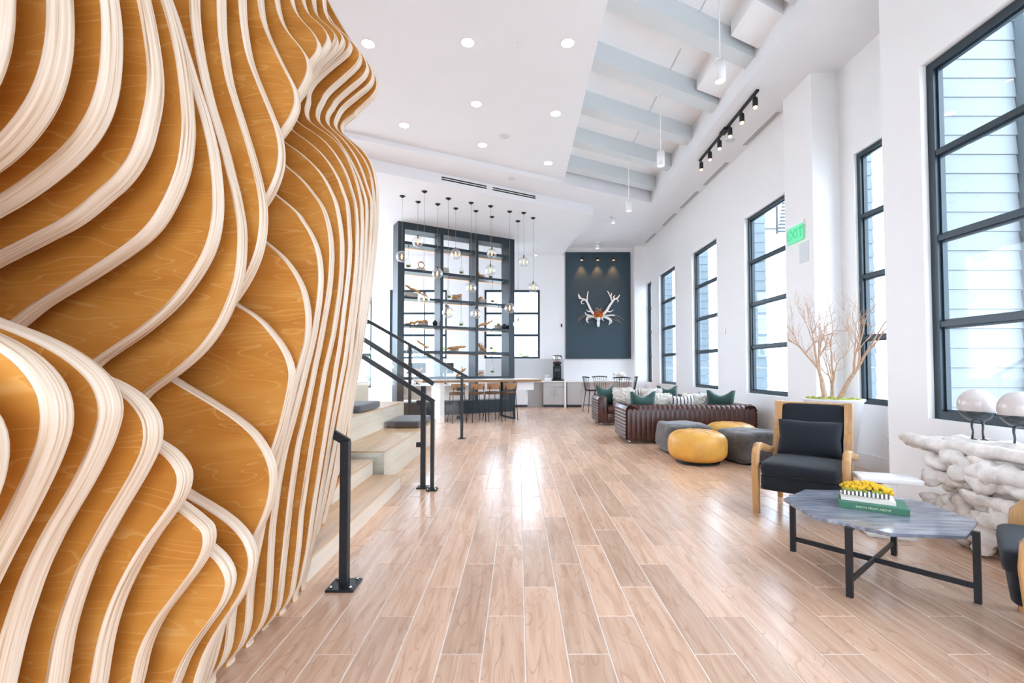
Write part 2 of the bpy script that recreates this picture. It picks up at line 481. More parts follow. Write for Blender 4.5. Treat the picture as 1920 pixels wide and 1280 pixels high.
# ------------------------------------------------------------------ walls with window openings
def wall_x(mb, xa, xb, y0, y1, z0, z1, holes):
    """wall slab at constant x; holes are (ya, yb, za, zb)"""
    ys = y0
    for ya, yb, za, zb in sorted(holes):
        if ya > ys: mb.box(xa, xb, ys, ya, z0, z1)
        mb.box(xa, xb, ya, yb, z0, za); mb.box(xa, xb, ya, yb, zb, z1)
        ys = yb
    if y1 > ys: mb.box(xa, xb, ys, y1, z0, z1)
def wall_y(mb, ya, yb, x0, x1, z0, z1, holes):
    xs = x0
    for xa, xb, za, zb in sorted(holes):
        if xa > xs: mb.box(xs, xa, ya, yb, z0, z1)
        mb.box(xa, xb, ya, yb, z0, za); mb.box(xa, xb, ya, yb, zb, z1)
        xs = xb
    if x1 > xs: mb.box(xs, x1, ya, yb, z0, z1)
ZC = 5.26
SILL, HEAD = 0.80, 4.01
main_h = [(7.10, 8.50), (9.70, 11.10), (12.30, 13.70), (14.50, 15.12)]
mb = MB(); wall_x(mb, 4.17, 4.33, 6.19, 15.45, 0, ZC, [(a, b, SILL, HEAD) for a, b in main_h])
w = mb.build('wall_right', M['wall']); tag(w, 'long white wall with four tall windows behind the sofas', 'wall', kind='structure')
mb = MB(); mb.box(3.97, 4.17, 6.19, 6.85, 0, ZC)
w = mb.build('trim_1', M['wall']); tag(w, 'white wall pilaster carrying the green exit sign', 'pilaster', kind='structure')
mb = MB(); wall_x(mb, 4.33, 4.45, 4.62, 6.19, 0, ZC, [(4.60, 5.92, SILL, HEAD)])
mb.box(3.79, 4.45, 4.50, 4.62, 0, ZC)
w = mb.build('wall_recess', M['wall']); tag(w, 'white recessed wall bay with window behind the potted tree', 'wall', kind='structure')
mb = MB(); wall_x(mb, 3.67, 3.79, -2.5, 4.62, 0, ZC, [(1.6, 4.17, SILL, HEAD)])
w = mb.build('wall_near', M['wall']); tag(w, 'nearest white wall around the large window beside the driftwood console', 'wall', kind='structure')
bk_h = [(-6.3, -4.9, 0.6, 3.87), (-4.3, -2.39, 1.57, 3.87), (-1.14, 0.72, 1.57, 3.87)]
mb = MB(); wall_y(mb, 15.45, 15.65, -7.1, 4.5, 0, 5.9, bk_h)
w = mb.build('wall_back', M['wall']); tag(w, 'white end wall with windows behind the shelving divider', 'wall', kind='structure')
mb = MB().box(3.80, 4.17, 15.12, 15.45, 0, ZC)
w = mb.build('trim_2', M['wall']); tag(w, 'white corner pilaster right of the dark antler panel', 'pilaster', kind='structure')
mb = MB().box(1.50, 3.80, 15.36, 15.45, 0, ZC)
w = mb.build('trim_3', M['wall']); tag(w, 'white wall chase framing the dark antler panel', 'wall panel', kind='structure')
mb = MB(); wall_x(mb, -7.12, -7.0, -2.5, 15.45, 0, 5.9, [(8.0, 11.3, 0.9, 4.9), (11.6, 15.1, 0.9, 4.9)])  # out-of-view openings added to send daylight across to the right wall
w = mb.build('wall_left', M['wall']); tag(w, 'white far left wall with large added daylight openings beyond the bleacher railing', 'wall', kind='structure')
mb = MB(); mb.box(-1.10, 1.50, 15.435, 15.45, 0.84, 1.56)
w = mb.build('trim_4', M['splash']); tag(w, 'grey backsplash above the end wall counter', 'backsplash', kind='structure')

mb = MB(); wall_y(mb, -2.62, -2.5, -7.1, 4.6, 0, 5.9, [(-4.6, -2.4, 0.8, 4.0), (-0.9, 2.9, 0.0, 3.1)])  # both openings are additions that let daylight in from behind the camera
w = mb.build('wall_rear', M['wall']); tag(w, 'white wall behind the viewer with unseen openings added for daylight', 'wall', kind='structure')
# baseboards
mb = MB()
mb.box(4.15, 4.17, 6.85, 15.12, 0, 0.19)
w = mb.build('baseboard_right', M['trimw']); tag(w, 'tall white baseboard along the wall behind the sofas', 'baseboard', kind='structure')
mb = MB(); mb.box(4.31, 4.33, 4.62, 6.19, 0, 0.19)
w = mb.build('baseboard_recess', M['trimw']); tag(w, 'white baseboard in the recess behind the planter', 'baseboard', kind='structure')
mb = MB(); mb.box(3.65, 3.67, -2.5, 4.62, 0, 0.19)
w = mb.build('baseboard_near', M['trimw']); tag(w, 'white baseboard on the nearest wall behind the driftwood console', 'baseboard', kind='structure')

# ------------------------------------------------------------------ windows
def window(n, axis, c, a0, a1, z0, z1, rows, label, fw=0.055, verts=()):
    """axis 'x': plane at x=c, a along y; axis 'y': plane at y=c, a along x"""
    root = thing('window_%d' % n, label, 'window', ((c, (a0 + a1) / 2, z0) if axis == 'x' else ((a0 + a1) / 2, c, z0)), 0, kind='structure')
    w = a1 - a0; h = z1 - z0
    def bx(m, p0, p1, d0, d1, q0, q1):
        if axis == 'x': m.box(d0, d1, p0, p1, q0, q1)
        else: m.box(p0, p1, d0, d1, q0, q1)
    m = MB()
    bx(m, -w / 2, -w / 2 + fw, 0, 0.09, 0, h); bx(m, w / 2 - fw, w / 2, 0, 0.09, 0, h)
    bx(m, -w / 2 + fw, w / 2 - fw, 0, 0.09, 0, fw); bx(m, -w / 2 + fw, w / 2 - fw, 0, 0.09, h - fw, h)
    m.build('window_frame', M['steel'], root)
    for v in verts:
        mv = MB(); bx(mv, v - 0.02, v + 0.02, 0.01, 0.07, fw, h - fw); mv.build('mullion', M['steel'], root)
    ih = (h - 2 * fw) / rows
    for r in range(1, rows):
        zz = fw + ih * r
        mm = MB(); bx(mm, -w / 2 + fw, w / 2 - fw, 0.005, 0.075, zz - 0.024, zz + 0.024)
        mm.build('transom_bar', M['steel'], root)
    for r in range(rows):
        za = fw + ih * r + (0.024 if r else 0); zb = fw + ih * (r + 1) - (0.024 if r < rows - 1 else 0)
        # slim inner sash round each pane, then the pane
        ms = MB(); e = 0.018
        bx(ms, -w / 2 + fw, -w / 2 + fw + e, 0.03, 0.06, za, zb); bx(ms, w / 2 - fw - e, w / 2 - fw, 0.03, 0.06, za, zb)
        bx(ms, -w / 2 + fw + e, w / 2 - fw - e, 0.03, 0.06, za, za + e); bx(ms, -w / 2 + fw + e, w / 2 - fw - e, 0.03, 0.06, zb - e, zb)
        s = ms.build('sash', M['steel'], root)
        mp = MB(); bx(mp, -w / 2 + fw + e, w / 2 - fw - e, 0.043, 0.047, za + e, zb - e)
        mp.build('pane', M['glass'], s)
    return root
wl = ['tall black-framed window nearest the pilaster, behind the poufs', 'tall black-framed window second from the pilaster, behind the near sofa', 'tall black-framed window third from the pilaster, behind the far sofa', 'narrow black-framed window beside the far corner']
for i, (a, b) in enumerate(main_h): window(i + 1, 'x', 4.24, a, b, SILL, HEAD, 4, wl[i])
window(5, 'x', 4.37, 4.62, 5.92, SILL, HEAD, 4, 'black-framed window behind the potted bare tree')
window(6, 'x', 3.73, 1.6, 4.17, SILL, HEAD, 4, 'large near black-framed window above the driftwood console', 0.07)
window(7, 'y', 15.50, -6.3, -4.9, 0.6, 3.87, 3, 'bright end wall window left of the shelving divider')
window(8, 'y', 15.50, -4.3, -2.39, 1.57, 3.87, 3, 'end wall window seen through the left shelf cells', verts=(0.2,))
window(9, 'y', 15.50, -1.14, 0.72, 1.57, 3.87, 3, 'end wall window at the right edge of the shelving divider', verts=(-0.25,))
# white sills and reveals are the wall itself; outside, the wall goes on as siding boards
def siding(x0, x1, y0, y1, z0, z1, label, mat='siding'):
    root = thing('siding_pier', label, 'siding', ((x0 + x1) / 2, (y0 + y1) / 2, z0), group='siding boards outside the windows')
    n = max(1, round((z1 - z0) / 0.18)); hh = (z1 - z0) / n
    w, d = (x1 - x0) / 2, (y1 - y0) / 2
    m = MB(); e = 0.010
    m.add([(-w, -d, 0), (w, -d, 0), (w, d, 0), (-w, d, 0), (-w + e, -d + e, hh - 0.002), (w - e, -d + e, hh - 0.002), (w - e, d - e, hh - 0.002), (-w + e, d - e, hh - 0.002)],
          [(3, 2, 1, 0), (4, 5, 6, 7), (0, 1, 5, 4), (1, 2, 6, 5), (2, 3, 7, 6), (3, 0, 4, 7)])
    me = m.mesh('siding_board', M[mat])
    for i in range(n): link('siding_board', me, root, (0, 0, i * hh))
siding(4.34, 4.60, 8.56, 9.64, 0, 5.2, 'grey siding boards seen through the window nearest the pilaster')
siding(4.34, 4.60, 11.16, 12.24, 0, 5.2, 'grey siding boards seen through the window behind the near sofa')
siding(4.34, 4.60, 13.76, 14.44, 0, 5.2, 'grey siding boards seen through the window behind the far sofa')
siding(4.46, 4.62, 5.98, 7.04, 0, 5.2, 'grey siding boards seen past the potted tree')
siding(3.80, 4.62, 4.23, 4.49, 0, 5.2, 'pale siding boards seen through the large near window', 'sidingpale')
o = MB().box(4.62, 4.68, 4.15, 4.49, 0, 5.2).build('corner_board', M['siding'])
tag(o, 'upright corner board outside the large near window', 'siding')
sh = thing('louvre_shutter', 'dark slatted awning outside the window nearest the pilaster', 'shutter', (5.25, 9.1, 3.95))
for z in (0.05, 0.6): MB().box(-0.652, -0.13, -0.015, 0.015, z - .015, z + .015).build('bracket', M['steel'], sh)
for i in range(9): MB().bar((-0.12 + 0.012 * i, 0, 0.07 * i), (0.16 + 0.012 * i, 0, 0.07 * i), 0.03, 0.035).build('slat', M['steel'], sh)
MB().box(-0.15, -0.12, -0.02, 0.02, -0.05, 0.68).build('frame', M['steel'], sh)
hd = thing('hedge', 'sunlit green hedge outside the end wall windows', 'hedge', (-1.5, 18.2, -0.1))
mh = MB()
for i in range(420):
    c = (R.uniform(-4.5, 3.2), R.uniform(-0.4, 0.4), R.uniform(0, 2.25) * R.uniform(0.7, 1))
    mh.blob(c, R.uniform(.06, .16), R.uniform(.06, .16), R.uniform(.05, .12), nu=6, nv=4, jit=.3, seed=i)
o = mh.build('foliage', M['leaf'], hd); o['kind'] = 'stuff'

# ------------------------------------------------------------------ ceilings
def l1(x): return 9.986 + 0.515 * (x - 0.983)
def l2(x): return 11.36 + 0.55 * (x - 1.86)
c = MB().box(3.21, 4.6, -2.5, 15.45, ZC, 5.95).build('ceiling', M['ceil'])
tag(c, 'white soffit along the window wall with track lights', 'ceiling', kind='structure')
c = MB().prism([(-7.1, l1(-7.1)), (3.21, l1(3.21)), (3.21, 15.45), (-7.1, 15.45)], ZC, 5.95).build('ceiling_far', M['ceil'])
tag(c, 'white far soffit beyond the recessed ceiling bay', 'ceiling', kind='structure')
c = MB().prism([(-7.1, l2(-7.1)), (1.86, l2(1.86)), (1.47, 15.44), (-7.1, 15.44)], 5.03, ZC).build('ceiling_drop', M['ceil'])
tag(c, 'lower white ceiling drop holding the globe pendants', 'ceiling', kind='structure')
c = MB().prism([(-7.1, -2.5), (1.0, -2.5), (1.0, l1(1.0)), (-7.1, l1(-7.1))], 5.35, 5.95).build('ceiling_left', M['ceil'])
tag(c, 'flat white ceiling with recessed round downlights', 'ceiling', kind='structure')
deck = MB().prism([(1.0, -2.5), (3.21, -2.5), (3.21, l1(3.21)), (1.0, l1(1.0))], 5.74, 5.95).build('ceiling_deck', M['deck'])
tag(deck, 'white recessed roof deck crossed by slanting pale beams', 'ceiling', kind='structure')
for yb in (1.6, 2.75, 3.9, 5.04, 6.19, 7.33, 8.46, 9.6, 10.72):
    x0, x1, m_, wd = 1.0, 3.21, 0.515, 0.25
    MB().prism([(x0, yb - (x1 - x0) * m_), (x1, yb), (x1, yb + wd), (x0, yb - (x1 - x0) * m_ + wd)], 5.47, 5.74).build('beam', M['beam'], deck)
for (a, b) in ((4.35, 4.95), (5.5, 6.1), (6.5, 7.25)):
    MB().prism([(2.74, a - .24), (3.21, a), (3.21, b), (2.74, b - .24)], 5.53, 5.74).build('duct_box', M['deck'], deck)
for y in (5.6, 6.75, 7.9, 9.0): MB().box(2.28, 2.295, y - .35, y + .35, 5.73, 5.74).build('joint', M['beam'], deck)

# ------------------------------------------------------------------ wavy plywood sculpture
FIN_PROFILES = {
    1: (3.220, [(-1.345,3.862),(-1.320,3.808),(-1.293,3.754),(-1.264,3.701),(-1.234,3.649),(-1.203,3.598),(-1.170,3.548),(-1.134,3.500),(-1.098,3.452),(-1.062,3.404),(-1.029,3.354),(-1.001,3.301),(-0.980,3.246),(-0.981,3.189),(-1.010,3.139),(-1.052,3.097),(-1.096,3.057),(-1.127,3.027),(-1.138,3.009),(-1.182,2.976),(-1.221,2.936),(-1.219,2.887),(-1.179,2.845),(-1.133,2.807),(-1.087,2.768),(-1.049,2.723),(-1.019,2.671),(-0.999,2.615),(-0.986,2.556),(-0.977,2.497),(-0.973,2.437),(-0.972,2.378),(-0.973,2.318),(-0.974,2.258),(-0.977,2.198),(-0.981,2.138),(-0.986,2.078),(-0.991,2.018),(-0.997,1.958),(-1.002,1.899),(-1.008,1.839),(-1.015,1.779),(-1.024,1.720),(-1.033,1.661),(-1.043,1.602),(-1.053,1.542),(-1.062,1.483),(-1.069,1.424),(-1.076,1.364),(-1.086,1.305),(-1.096,1.246),(-1.105,1.186),(-1.114,1.127),(-1.123,1.068),(-1.132,1.008),(-1.140,0.949),(-1.147,0.889),(-1.153,0.830),(-1.159,0.770),(-1.167,0.710),(-1.176,0.651),(-1.184,0.592),(-1.194,0.533),(-1.203,0.473),(-1.213,0.414),(-1.223,0.355),(-1.238,0.297),(-1.254,0.239),(-1.272,0.182),(-1.291,0.125),(-1.311,0.068)]),
    2: (3.120, [(-1.348,3.781),(-1.325,3.725),(-1.301,3.671),(-1.271,3.619),(-1.238,3.569),(-1.198,3.524),(-1.155,3.482),(-1.113,3.440),(-1.073,3.395),(-1.038,3.347),(-1.005,3.297),(-0.981,3.243),(-0.985,3.188),(-1.018,3.141),(-1.064,3.102),(-1.110,3.063),(-1.155,3.025),(-1.192,2.986),(-1.215,2.942),(-1.230,2.890),(-1.204,2.842),(-1.160,2.802),(-1.117,2.760),(-1.078,2.715),(-1.042,2.667),(-1.013,2.615),(-0.993,2.559),(-0.980,2.500),(-0.971,2.441),(-0.965,2.382),(-0.961,2.322),(-0.960,2.262),(-0.960,2.202),(-0.960,2.142),(-0.963,2.082),(-0.968,2.022),(-0.973,1.962),(-0.979,1.903),(-0.987,1.843),(-0.994,1.784),(-1.003,1.724),(-1.012,1.665),(-1.021,1.606),(-1.029,1.546),(-1.037,1.487),(-1.045,1.427),(-1.054,1.368),(-1.062,1.308),(-1.071,1.249),(-1.082,1.190),(-1.092,1.131),(-1.103,1.072),(-1.114,1.013),(-1.125,0.954),(-1.135,0.895),(-1.145,0.836),(-1.154,0.776),(-1.163,0.717),(-1.173,0.658),(-1.183,0.599),(-1.193,0.540),(-1.203,0.481),(-1.215,0.422),(-1.227,0.363),(-1.239,0.304),(-1.253,0.246),(-1.269,0.188),(-1.286,0.130),(-1.293,0.107)]),
    3: (3.020, [(-1.308,3.699),(-1.287,3.643),(-1.262,3.588),(-1.231,3.538),(-1.193,3.491),(-1.151,3.448),(-1.108,3.407),(-1.067,3.363),(-1.031,3.315),(-0.999,3.265),(-0.984,3.211),(-1.004,3.158),(-1.045,3.116),(-1.091,3.077),(-1.136,3.038),(-1.178,2.997),(-1.197,2.971),(-1.208,2.950),(-1.238,2.903),(-1.241,2.850),(-1.207,2.804),(-1.163,2.764),(-1.122,2.720),(-1.086,2.672),(-1.054,2.622),(-1.027,2.568),(-1.005,2.513),(-0.987,2.456),(-0.968,2.399),(-0.951,2.342),(-0.947,2.283),(-0.949,2.223),(-0.951,2.163),(-0.953,2.103),(-0.957,2.043),(-0.960,1.983),(-0.965,1.923),(-0.972,1.864),(-0.978,1.804),(-0.985,1.744),(-0.992,1.685),(-0.999,1.625),(-1.006,1.566),(-1.013,1.506),(-1.021,1.447),(-1.028,1.387),(-1.036,1.328),(-1.045,1.268),(-1.054,1.209),(-1.063,1.150),(-1.072,1.090),(-1.081,1.031),(-1.091,0.972),(-1.100,0.912),(-1.110,0.853),(-1.120,0.794),(-1.130,0.735),(-1.140,0.676),(-1.151,0.617),(-1.161,0.558),(-1.172,0.499),(-1.183,0.440),(-1.196,0.381),(-1.209,0.323),(-1.225,0.265),(-1.243,0.207),(-1.261,0.150),(-1.272,0.116)]),
    4: (2.920, [(-1.271,3.618),(-1.248,3.563),(-1.222,3.509),(-1.189,3.459),(-1.152,3.412),(-1.111,3.368),(-1.067,3.327),(-1.026,3.284),(-0.997,3.234),(-1.004,3.181),(-1.040,3.135),(-1.084,3.094),(-1.128,3.054),(-1.173,3.014),(-1.212,2.970),(-1.236,2.922),(-1.259,2.872),(-1.259,2.818),(-1.226,2.771),(-1.181,2.732),(-1.138,2.691),(-1.102,2.643),(-1.070,2.592),(-1.041,2.540),(-1.014,2.486),(-0.991,2.431),(-0.973,2.374),(-0.955,2.317),(-0.947,2.258),(-0.946,2.198),(-0.946,2.138),(-0.948,2.078),(-0.950,2.018),(-0.953,1.958),(-0.957,1.898),(-0.961,1.838),(-0.966,1.779),(-0.972,1.719),(-0.977,1.659),(-0.983,1.600),(-0.989,1.540),(-0.996,1.480),(-1.002,1.420),(-1.011,1.361),(-1.019,1.302),(-1.029,1.243),(-1.039,1.183),(-1.049,1.124),(-1.059,1.065),(-1.069,1.006),(-1.078,0.947),(-1.088,0.887),(-1.098,0.828),(-1.106,0.769),(-1.115,0.709),(-1.124,0.650),(-1.134,0.591),(-1.145,0.532),(-1.156,0.473),(-1.169,0.414),(-1.182,0.356),(-1.196,0.298),(-1.211,0.239),(-1.228,0.182),(-1.244,0.124),(-1.254,0.090)]),
    5: (2.810, [(-1.204,3.529),(-1.187,3.471),(-1.165,3.416),(-1.135,3.364),(-1.098,3.318),(-1.056,3.276),(-1.021,3.231),(-1.030,3.181),(-1.071,3.139),(-1.117,3.101),(-1.162,3.061),(-1.206,3.020),(-1.245,2.976),(-1.269,2.925),(-1.270,2.868),(-1.282,2.813),(-1.271,2.760),(-1.230,2.718),(-1.181,2.684),(-1.132,2.649),(-1.089,2.609),(-1.053,2.561),(-1.025,2.509),(-1.001,2.454),(-0.980,2.397),(-0.964,2.340),(-0.951,2.281),(-0.942,2.222),(-0.939,2.162),(-0.936,2.102),(-0.937,2.043),(-0.939,1.983),(-0.941,1.923),(-0.945,1.863),(-0.950,1.803),(-0.956,1.743),(-0.962,1.684),(-0.968,1.624),(-0.975,1.564),(-0.982,1.505),(-0.988,1.445),(-0.993,1.385),(-0.998,1.325),(-1.005,1.266),(-1.015,1.207),(-1.025,1.148),(-1.036,1.089),(-1.046,1.030),(-1.057,0.970),(-1.067,0.911),(-1.078,0.852),(-1.088,0.793),(-1.098,0.734),(-1.108,0.675),(-1.119,0.616),(-1.130,0.557),(-1.141,0.498),(-1.152,0.439),(-1.165,0.380),(-1.177,0.322),(-1.191,0.263),(-1.206,0.205),(-1.222,0.147),(-1.237,0.089),(-1.251,0.031),(-1.260,-0.004)]),
    6: (2.700, [(-1.139,3.440),(-1.134,3.380),(-1.123,3.322),(-1.096,3.270),(-1.055,3.228),(-1.022,3.182),(-1.030,3.131),(-1.069,3.086),(-1.112,3.045),(-1.155,3.003),(-1.193,2.958),(-1.223,2.906),(-1.253,2.854),(-1.286,2.805),(-1.309,2.753),(-1.295,2.700),(-1.253,2.661),(-1.203,2.629),(-1.154,2.594),(-1.110,2.555),(-1.071,2.509),(-1.038,2.459),(-1.009,2.407),(-0.986,2.352),(-0.968,2.295),(-0.950,2.237),(-0.939,2.179),(-0.933,2.119),(-0.929,2.059),(-0.928,1.999),(-0.928,1.939),(-0.930,1.880),(-0.934,1.820),(-0.939,1.760),(-0.944,1.700),(-0.951,1.640),(-0.957,1.581),(-0.964,1.521),(-0.971,1.462),(-0.978,1.402),(-0.985,1.342),(-0.993,1.283),(-1.004,1.224),(-1.015,1.165),(-1.026,1.106),(-1.036,1.047),(-1.047,0.988),(-1.057,0.929),(-1.067,0.869),(-1.075,0.810),(-1.084,0.751),(-1.093,0.691),(-1.102,0.632),(-1.112,0.573),(-1.122,0.514),(-1.131,0.454),(-1.140,0.395),(-1.148,0.336),(-1.159,0.277),(-1.170,0.218),(-1.183,0.159),(-1.196,0.101),(-1.210,0.042)]),
    7: (2.577, [(-1.144,3.340),(-1.139,3.280),(-1.123,3.225),(-1.087,3.179),(-1.042,3.140),(-1.013,3.093),(-1.027,3.043),(-1.064,2.996),(-1.101,2.949),(-1.136,2.900),(-1.168,2.850),(-1.197,2.797),(-1.226,2.745),(-1.256,2.693),(-1.273,2.639),(-1.262,2.584),(-1.221,2.546),(-1.172,2.512),(-1.125,2.474),(-1.082,2.433),(-1.045,2.386),(-1.013,2.335),(-0.986,2.282),(-0.965,2.226),(-0.945,2.170),(-0.936,2.112),(-0.931,2.052),(-0.927,1.992),(-0.924,1.932),(-0.925,1.872),(-0.928,1.812),(-0.933,1.753),(-0.940,1.693),(-0.946,1.633),(-0.953,1.574),(-0.959,1.514),(-0.965,1.454),(-0.972,1.395),(-0.980,1.335),(-0.990,1.276),(-0.999,1.217),(-1.008,1.157),(-1.017,1.098),(-1.026,1.039),(-1.035,0.980),(-1.044,0.920),(-1.053,0.861),(-1.062,0.802),(-1.071,0.742),(-1.080,0.683),(-1.089,0.624),(-1.098,0.564),(-1.106,0.505),(-1.114,0.445),(-1.121,0.386),(-1.128,0.326),(-1.136,0.267),(-1.147,0.208),(-1.158,0.149),(-1.173,0.091),(-1.197,0.037)]),
    8: (2.442, [(-1.144,3.231),(-1.129,3.173),(-1.104,3.120),(-1.063,3.078),(-1.021,3.036),(-0.999,2.986),(-1.017,2.934),(-1.054,2.887),(-1.091,2.840),(-1.125,2.790),(-1.157,2.740),(-1.187,2.688),(-1.217,2.636),(-1.244,2.583),(-1.262,2.526),(-1.254,2.473),(-1.216,2.431),(-1.167,2.397),(-1.119,2.360),(-1.075,2.320),(-1.035,2.276),(-1.002,2.226),(-0.975,2.173),(-0.952,2.118),(-0.938,2.059),(-0.927,2.000),(-0.920,1.941),(-0.916,1.881),(-0.916,1.821),(-0.917,1.761),(-0.921,1.701),(-0.926,1.642),(-0.934,1.582),(-0.942,1.523),(-0.951,1.463),(-0.961,1.404),(-0.973,1.346),(-0.987,1.287),(-0.999,1.228),(-1.009,1.169),(-1.019,1.110),(-1.029,1.051),(-1.039,0.992),(-1.049,0.933),(-1.058,0.873),(-1.067,0.814),(-1.076,0.755),(-1.085,0.695),(-1.093,0.636),(-1.101,0.576),(-1.109,0.517),(-1.114,0.457),(-1.117,0.397),(-1.122,0.337),(-1.128,0.278),(-1.136,0.218),(-1.144,0.159),(-1.155,0.100),(-1.179,0.047),(-1.200,0.018)]),
    9: (2.307, [(-1.136,3.121),(-1.122,3.063),(-1.097,3.010),(-1.059,2.963),(-1.020,2.919),(-0.991,2.868),(-0.994,2.815),(-1.027,2.767),(-1.061,2.717),(-1.094,2.667),(-1.125,2.616),(-1.152,2.563),(-1.179,2.509),(-1.200,2.454),(-1.209,2.395),(-1.206,2.337),(-1.178,2.286),(-1.137,2.244),(-1.091,2.206),(-1.049,2.164),(-1.012,2.118),(-0.981,2.076),(-0.957,2.034),(-0.938,1.978),(-0.925,1.920),(-0.918,1.860),(-0.915,1.801),(-0.917,1.741),(-0.921,1.681),(-0.927,1.621),(-0.935,1.562),(-0.945,1.503),(-0.955,1.443),(-0.965,1.384),(-0.976,1.325),(-0.988,1.266),(-0.999,1.208),(-1.010,1.148),(-1.021,1.089),(-1.033,1.031),(-1.046,0.972),(-1.060,0.914),(-1.071,0.855),(-1.079,0.796),(-1.087,0.736),(-1.095,0.677),(-1.102,0.617),(-1.108,0.557),(-1.113,0.498),(-1.119,0.438),(-1.124,0.378),(-1.130,0.318),(-1.135,0.259),(-1.140,0.199),(-1.146,0.139),(-1.158,0.082),(-1.190,0.032),(-1.214,0.006)]),
    10: (2.172, [(-1.137,3.012),(-1.127,2.953),(-1.112,2.895),(-1.087,2.841),(-1.052,2.793),(-1.014,2.747),(-0.984,2.696),(-0.975,2.640),(-0.992,2.584),(-1.022,2.532),(-1.056,2.483),(-1.092,2.435),(-1.125,2.385),(-1.151,2.331),(-1.175,2.276),(-1.189,2.219),(-1.188,2.160),(-1.166,2.107),(-1.129,2.062),(-1.082,2.025),(-1.037,1.987),(-1.014,1.963),(-0.996,1.935),(-0.963,1.885),(-0.937,1.831),(-0.920,1.774),(-0.912,1.715),(-0.910,1.655),(-0.913,1.595),(-0.919,1.535),(-0.927,1.476),(-0.936,1.417),(-0.947,1.358),(-0.960,1.299),(-0.974,1.241),(-0.987,1.182),(-1.001,1.124),(-1.015,1.065),(-1.030,1.007),(-1.046,0.949),(-1.061,0.891),(-1.073,0.833),(-1.083,0.774),(-1.093,0.714),(-1.100,0.655),(-1.108,0.595),(-1.115,0.536),(-1.119,0.476),(-1.122,0.416),(-1.124,0.356),(-1.126,0.296),(-1.129,0.236),(-1.134,0.177),(-1.147,0.118),(-1.172,0.065),(-1.209,0.018)]),
    11: (2.037, [(-1.136,2.902),(-1.130,2.842),(-1.119,2.784),(-1.100,2.727),(-1.075,2.672),(-1.049,2.618),(-1.022,2.565),(-0.994,2.512),(-0.971,2.457),(-0.966,2.399),(-0.984,2.344),(-1.015,2.292),(-1.050,2.244),(-1.084,2.194),(-1.114,2.143),(-1.138,2.088),(-1.158,2.032),(-1.167,1.974),(-1.166,1.914),(-1.149,1.860),(-1.112,1.815),(-1.066,1.777),(-1.021,1.738),(-0.982,1.692),(-0.950,1.642),(-0.925,1.588),(-0.911,1.530),(-0.904,1.471),(-0.905,1.411),(-0.913,1.352),(-0.927,1.293),(-0.943,1.236),(-0.958,1.178),(-0.971,1.119),(-0.985,1.061),(-0.999,1.002),(-1.013,0.944),(-1.027,0.886),(-1.041,0.827),(-1.055,0.769),(-1.067,0.710),(-1.077,0.651),(-1.088,0.592),(-1.098,0.533),(-1.109,0.474),(-1.120,0.415),(-1.129,0.356),(-1.135,0.296),(-1.138,0.236),(-1.141,0.176),(-1.152,0.118),(-1.176,0.065),(-1.213,0.018)]),
    12: (1.902, [(-1.133,2.793),(-1.130,2.733),(-1.125,2.673),(-1.116,2.614),(-1.105,2.555),(-1.089,2.497),(-1.068,2.442),(-1.045,2.386),(-1.023,2.335),(-1.005,2.291),(-0.983,2.236),(-0.967,2.179),(-0.960,2.119),(-0.965,2.060),(-0.982,2.003),(-1.007,1.949),(-1.040,1.899),(-1.074,1.849),(-1.108,1.800),(-1.141,1.750),(-1.174,1.700),(-1.198,1.647),(-1.198,1.590),(-1.172,1.542),(-1.125,1.505),(-1.074,1.475),(-1.027,1.438),(-0.987,1.394),(-0.950,1.346),(-0.922,1.294),(-0.906,1.237),(-0.909,1.179),(-0.920,1.120),(-0.933,1.061),(-0.948,1.003),(-0.966,0.946),(-0.987,0.890),(-1.013,0.836),(-1.033,0.780),(-1.047,0.722),(-1.060,0.664),(-1.073,0.605),(-1.086,0.546),(-1.098,0.487),(-1.108,0.428),(-1.116,0.369),(-1.125,0.310),(-1.132,0.250),(-1.137,0.190),(-1.146,0.131),(-1.170,0.078),(-1.207,0.032)]),
    13: (1.767, [(-1.131,2.683),(-1.129,2.623),(-1.126,2.563),(-1.121,2.503),(-1.112,2.444),(-1.102,2.385),(-1.089,2.326),(-1.071,2.269),(-1.052,2.212),(-1.034,2.155),(-1.015,2.098),(-0.998,2.041),(-0.982,1.983),(-0.968,1.925),(-0.958,1.866),(-0.955,1.806),(-0.959,1.746),(-0.970,1.687),(-0.989,1.631),(-1.015,1.577),(-1.046,1.526),(-1.081,1.477),(-1.119,1.431),(-1.159,1.386),(-1.206,1.351),(-1.257,1.319),(-1.301,1.283),(-1.310,1.238),(-1.269,1.205),(-1.217,1.174),(-1.165,1.144),(-1.114,1.113),(-1.063,1.081),(-1.016,1.046),(-0.987,1.020),(-0.963,0.993),(-0.931,0.944),(-0.909,0.889),(-0.903,0.831),(-0.910,0.771),(-0.927,0.714),(-0.951,0.659),(-0.974,0.612),(-0.995,0.551),(-1.017,0.496),(-1.040,0.440),(-1.061,0.385),(-1.078,0.327),(-1.094,0.269),(-1.108,0.211),(-1.124,0.153),(-1.145,0.097),(-1.169,0.042)]),
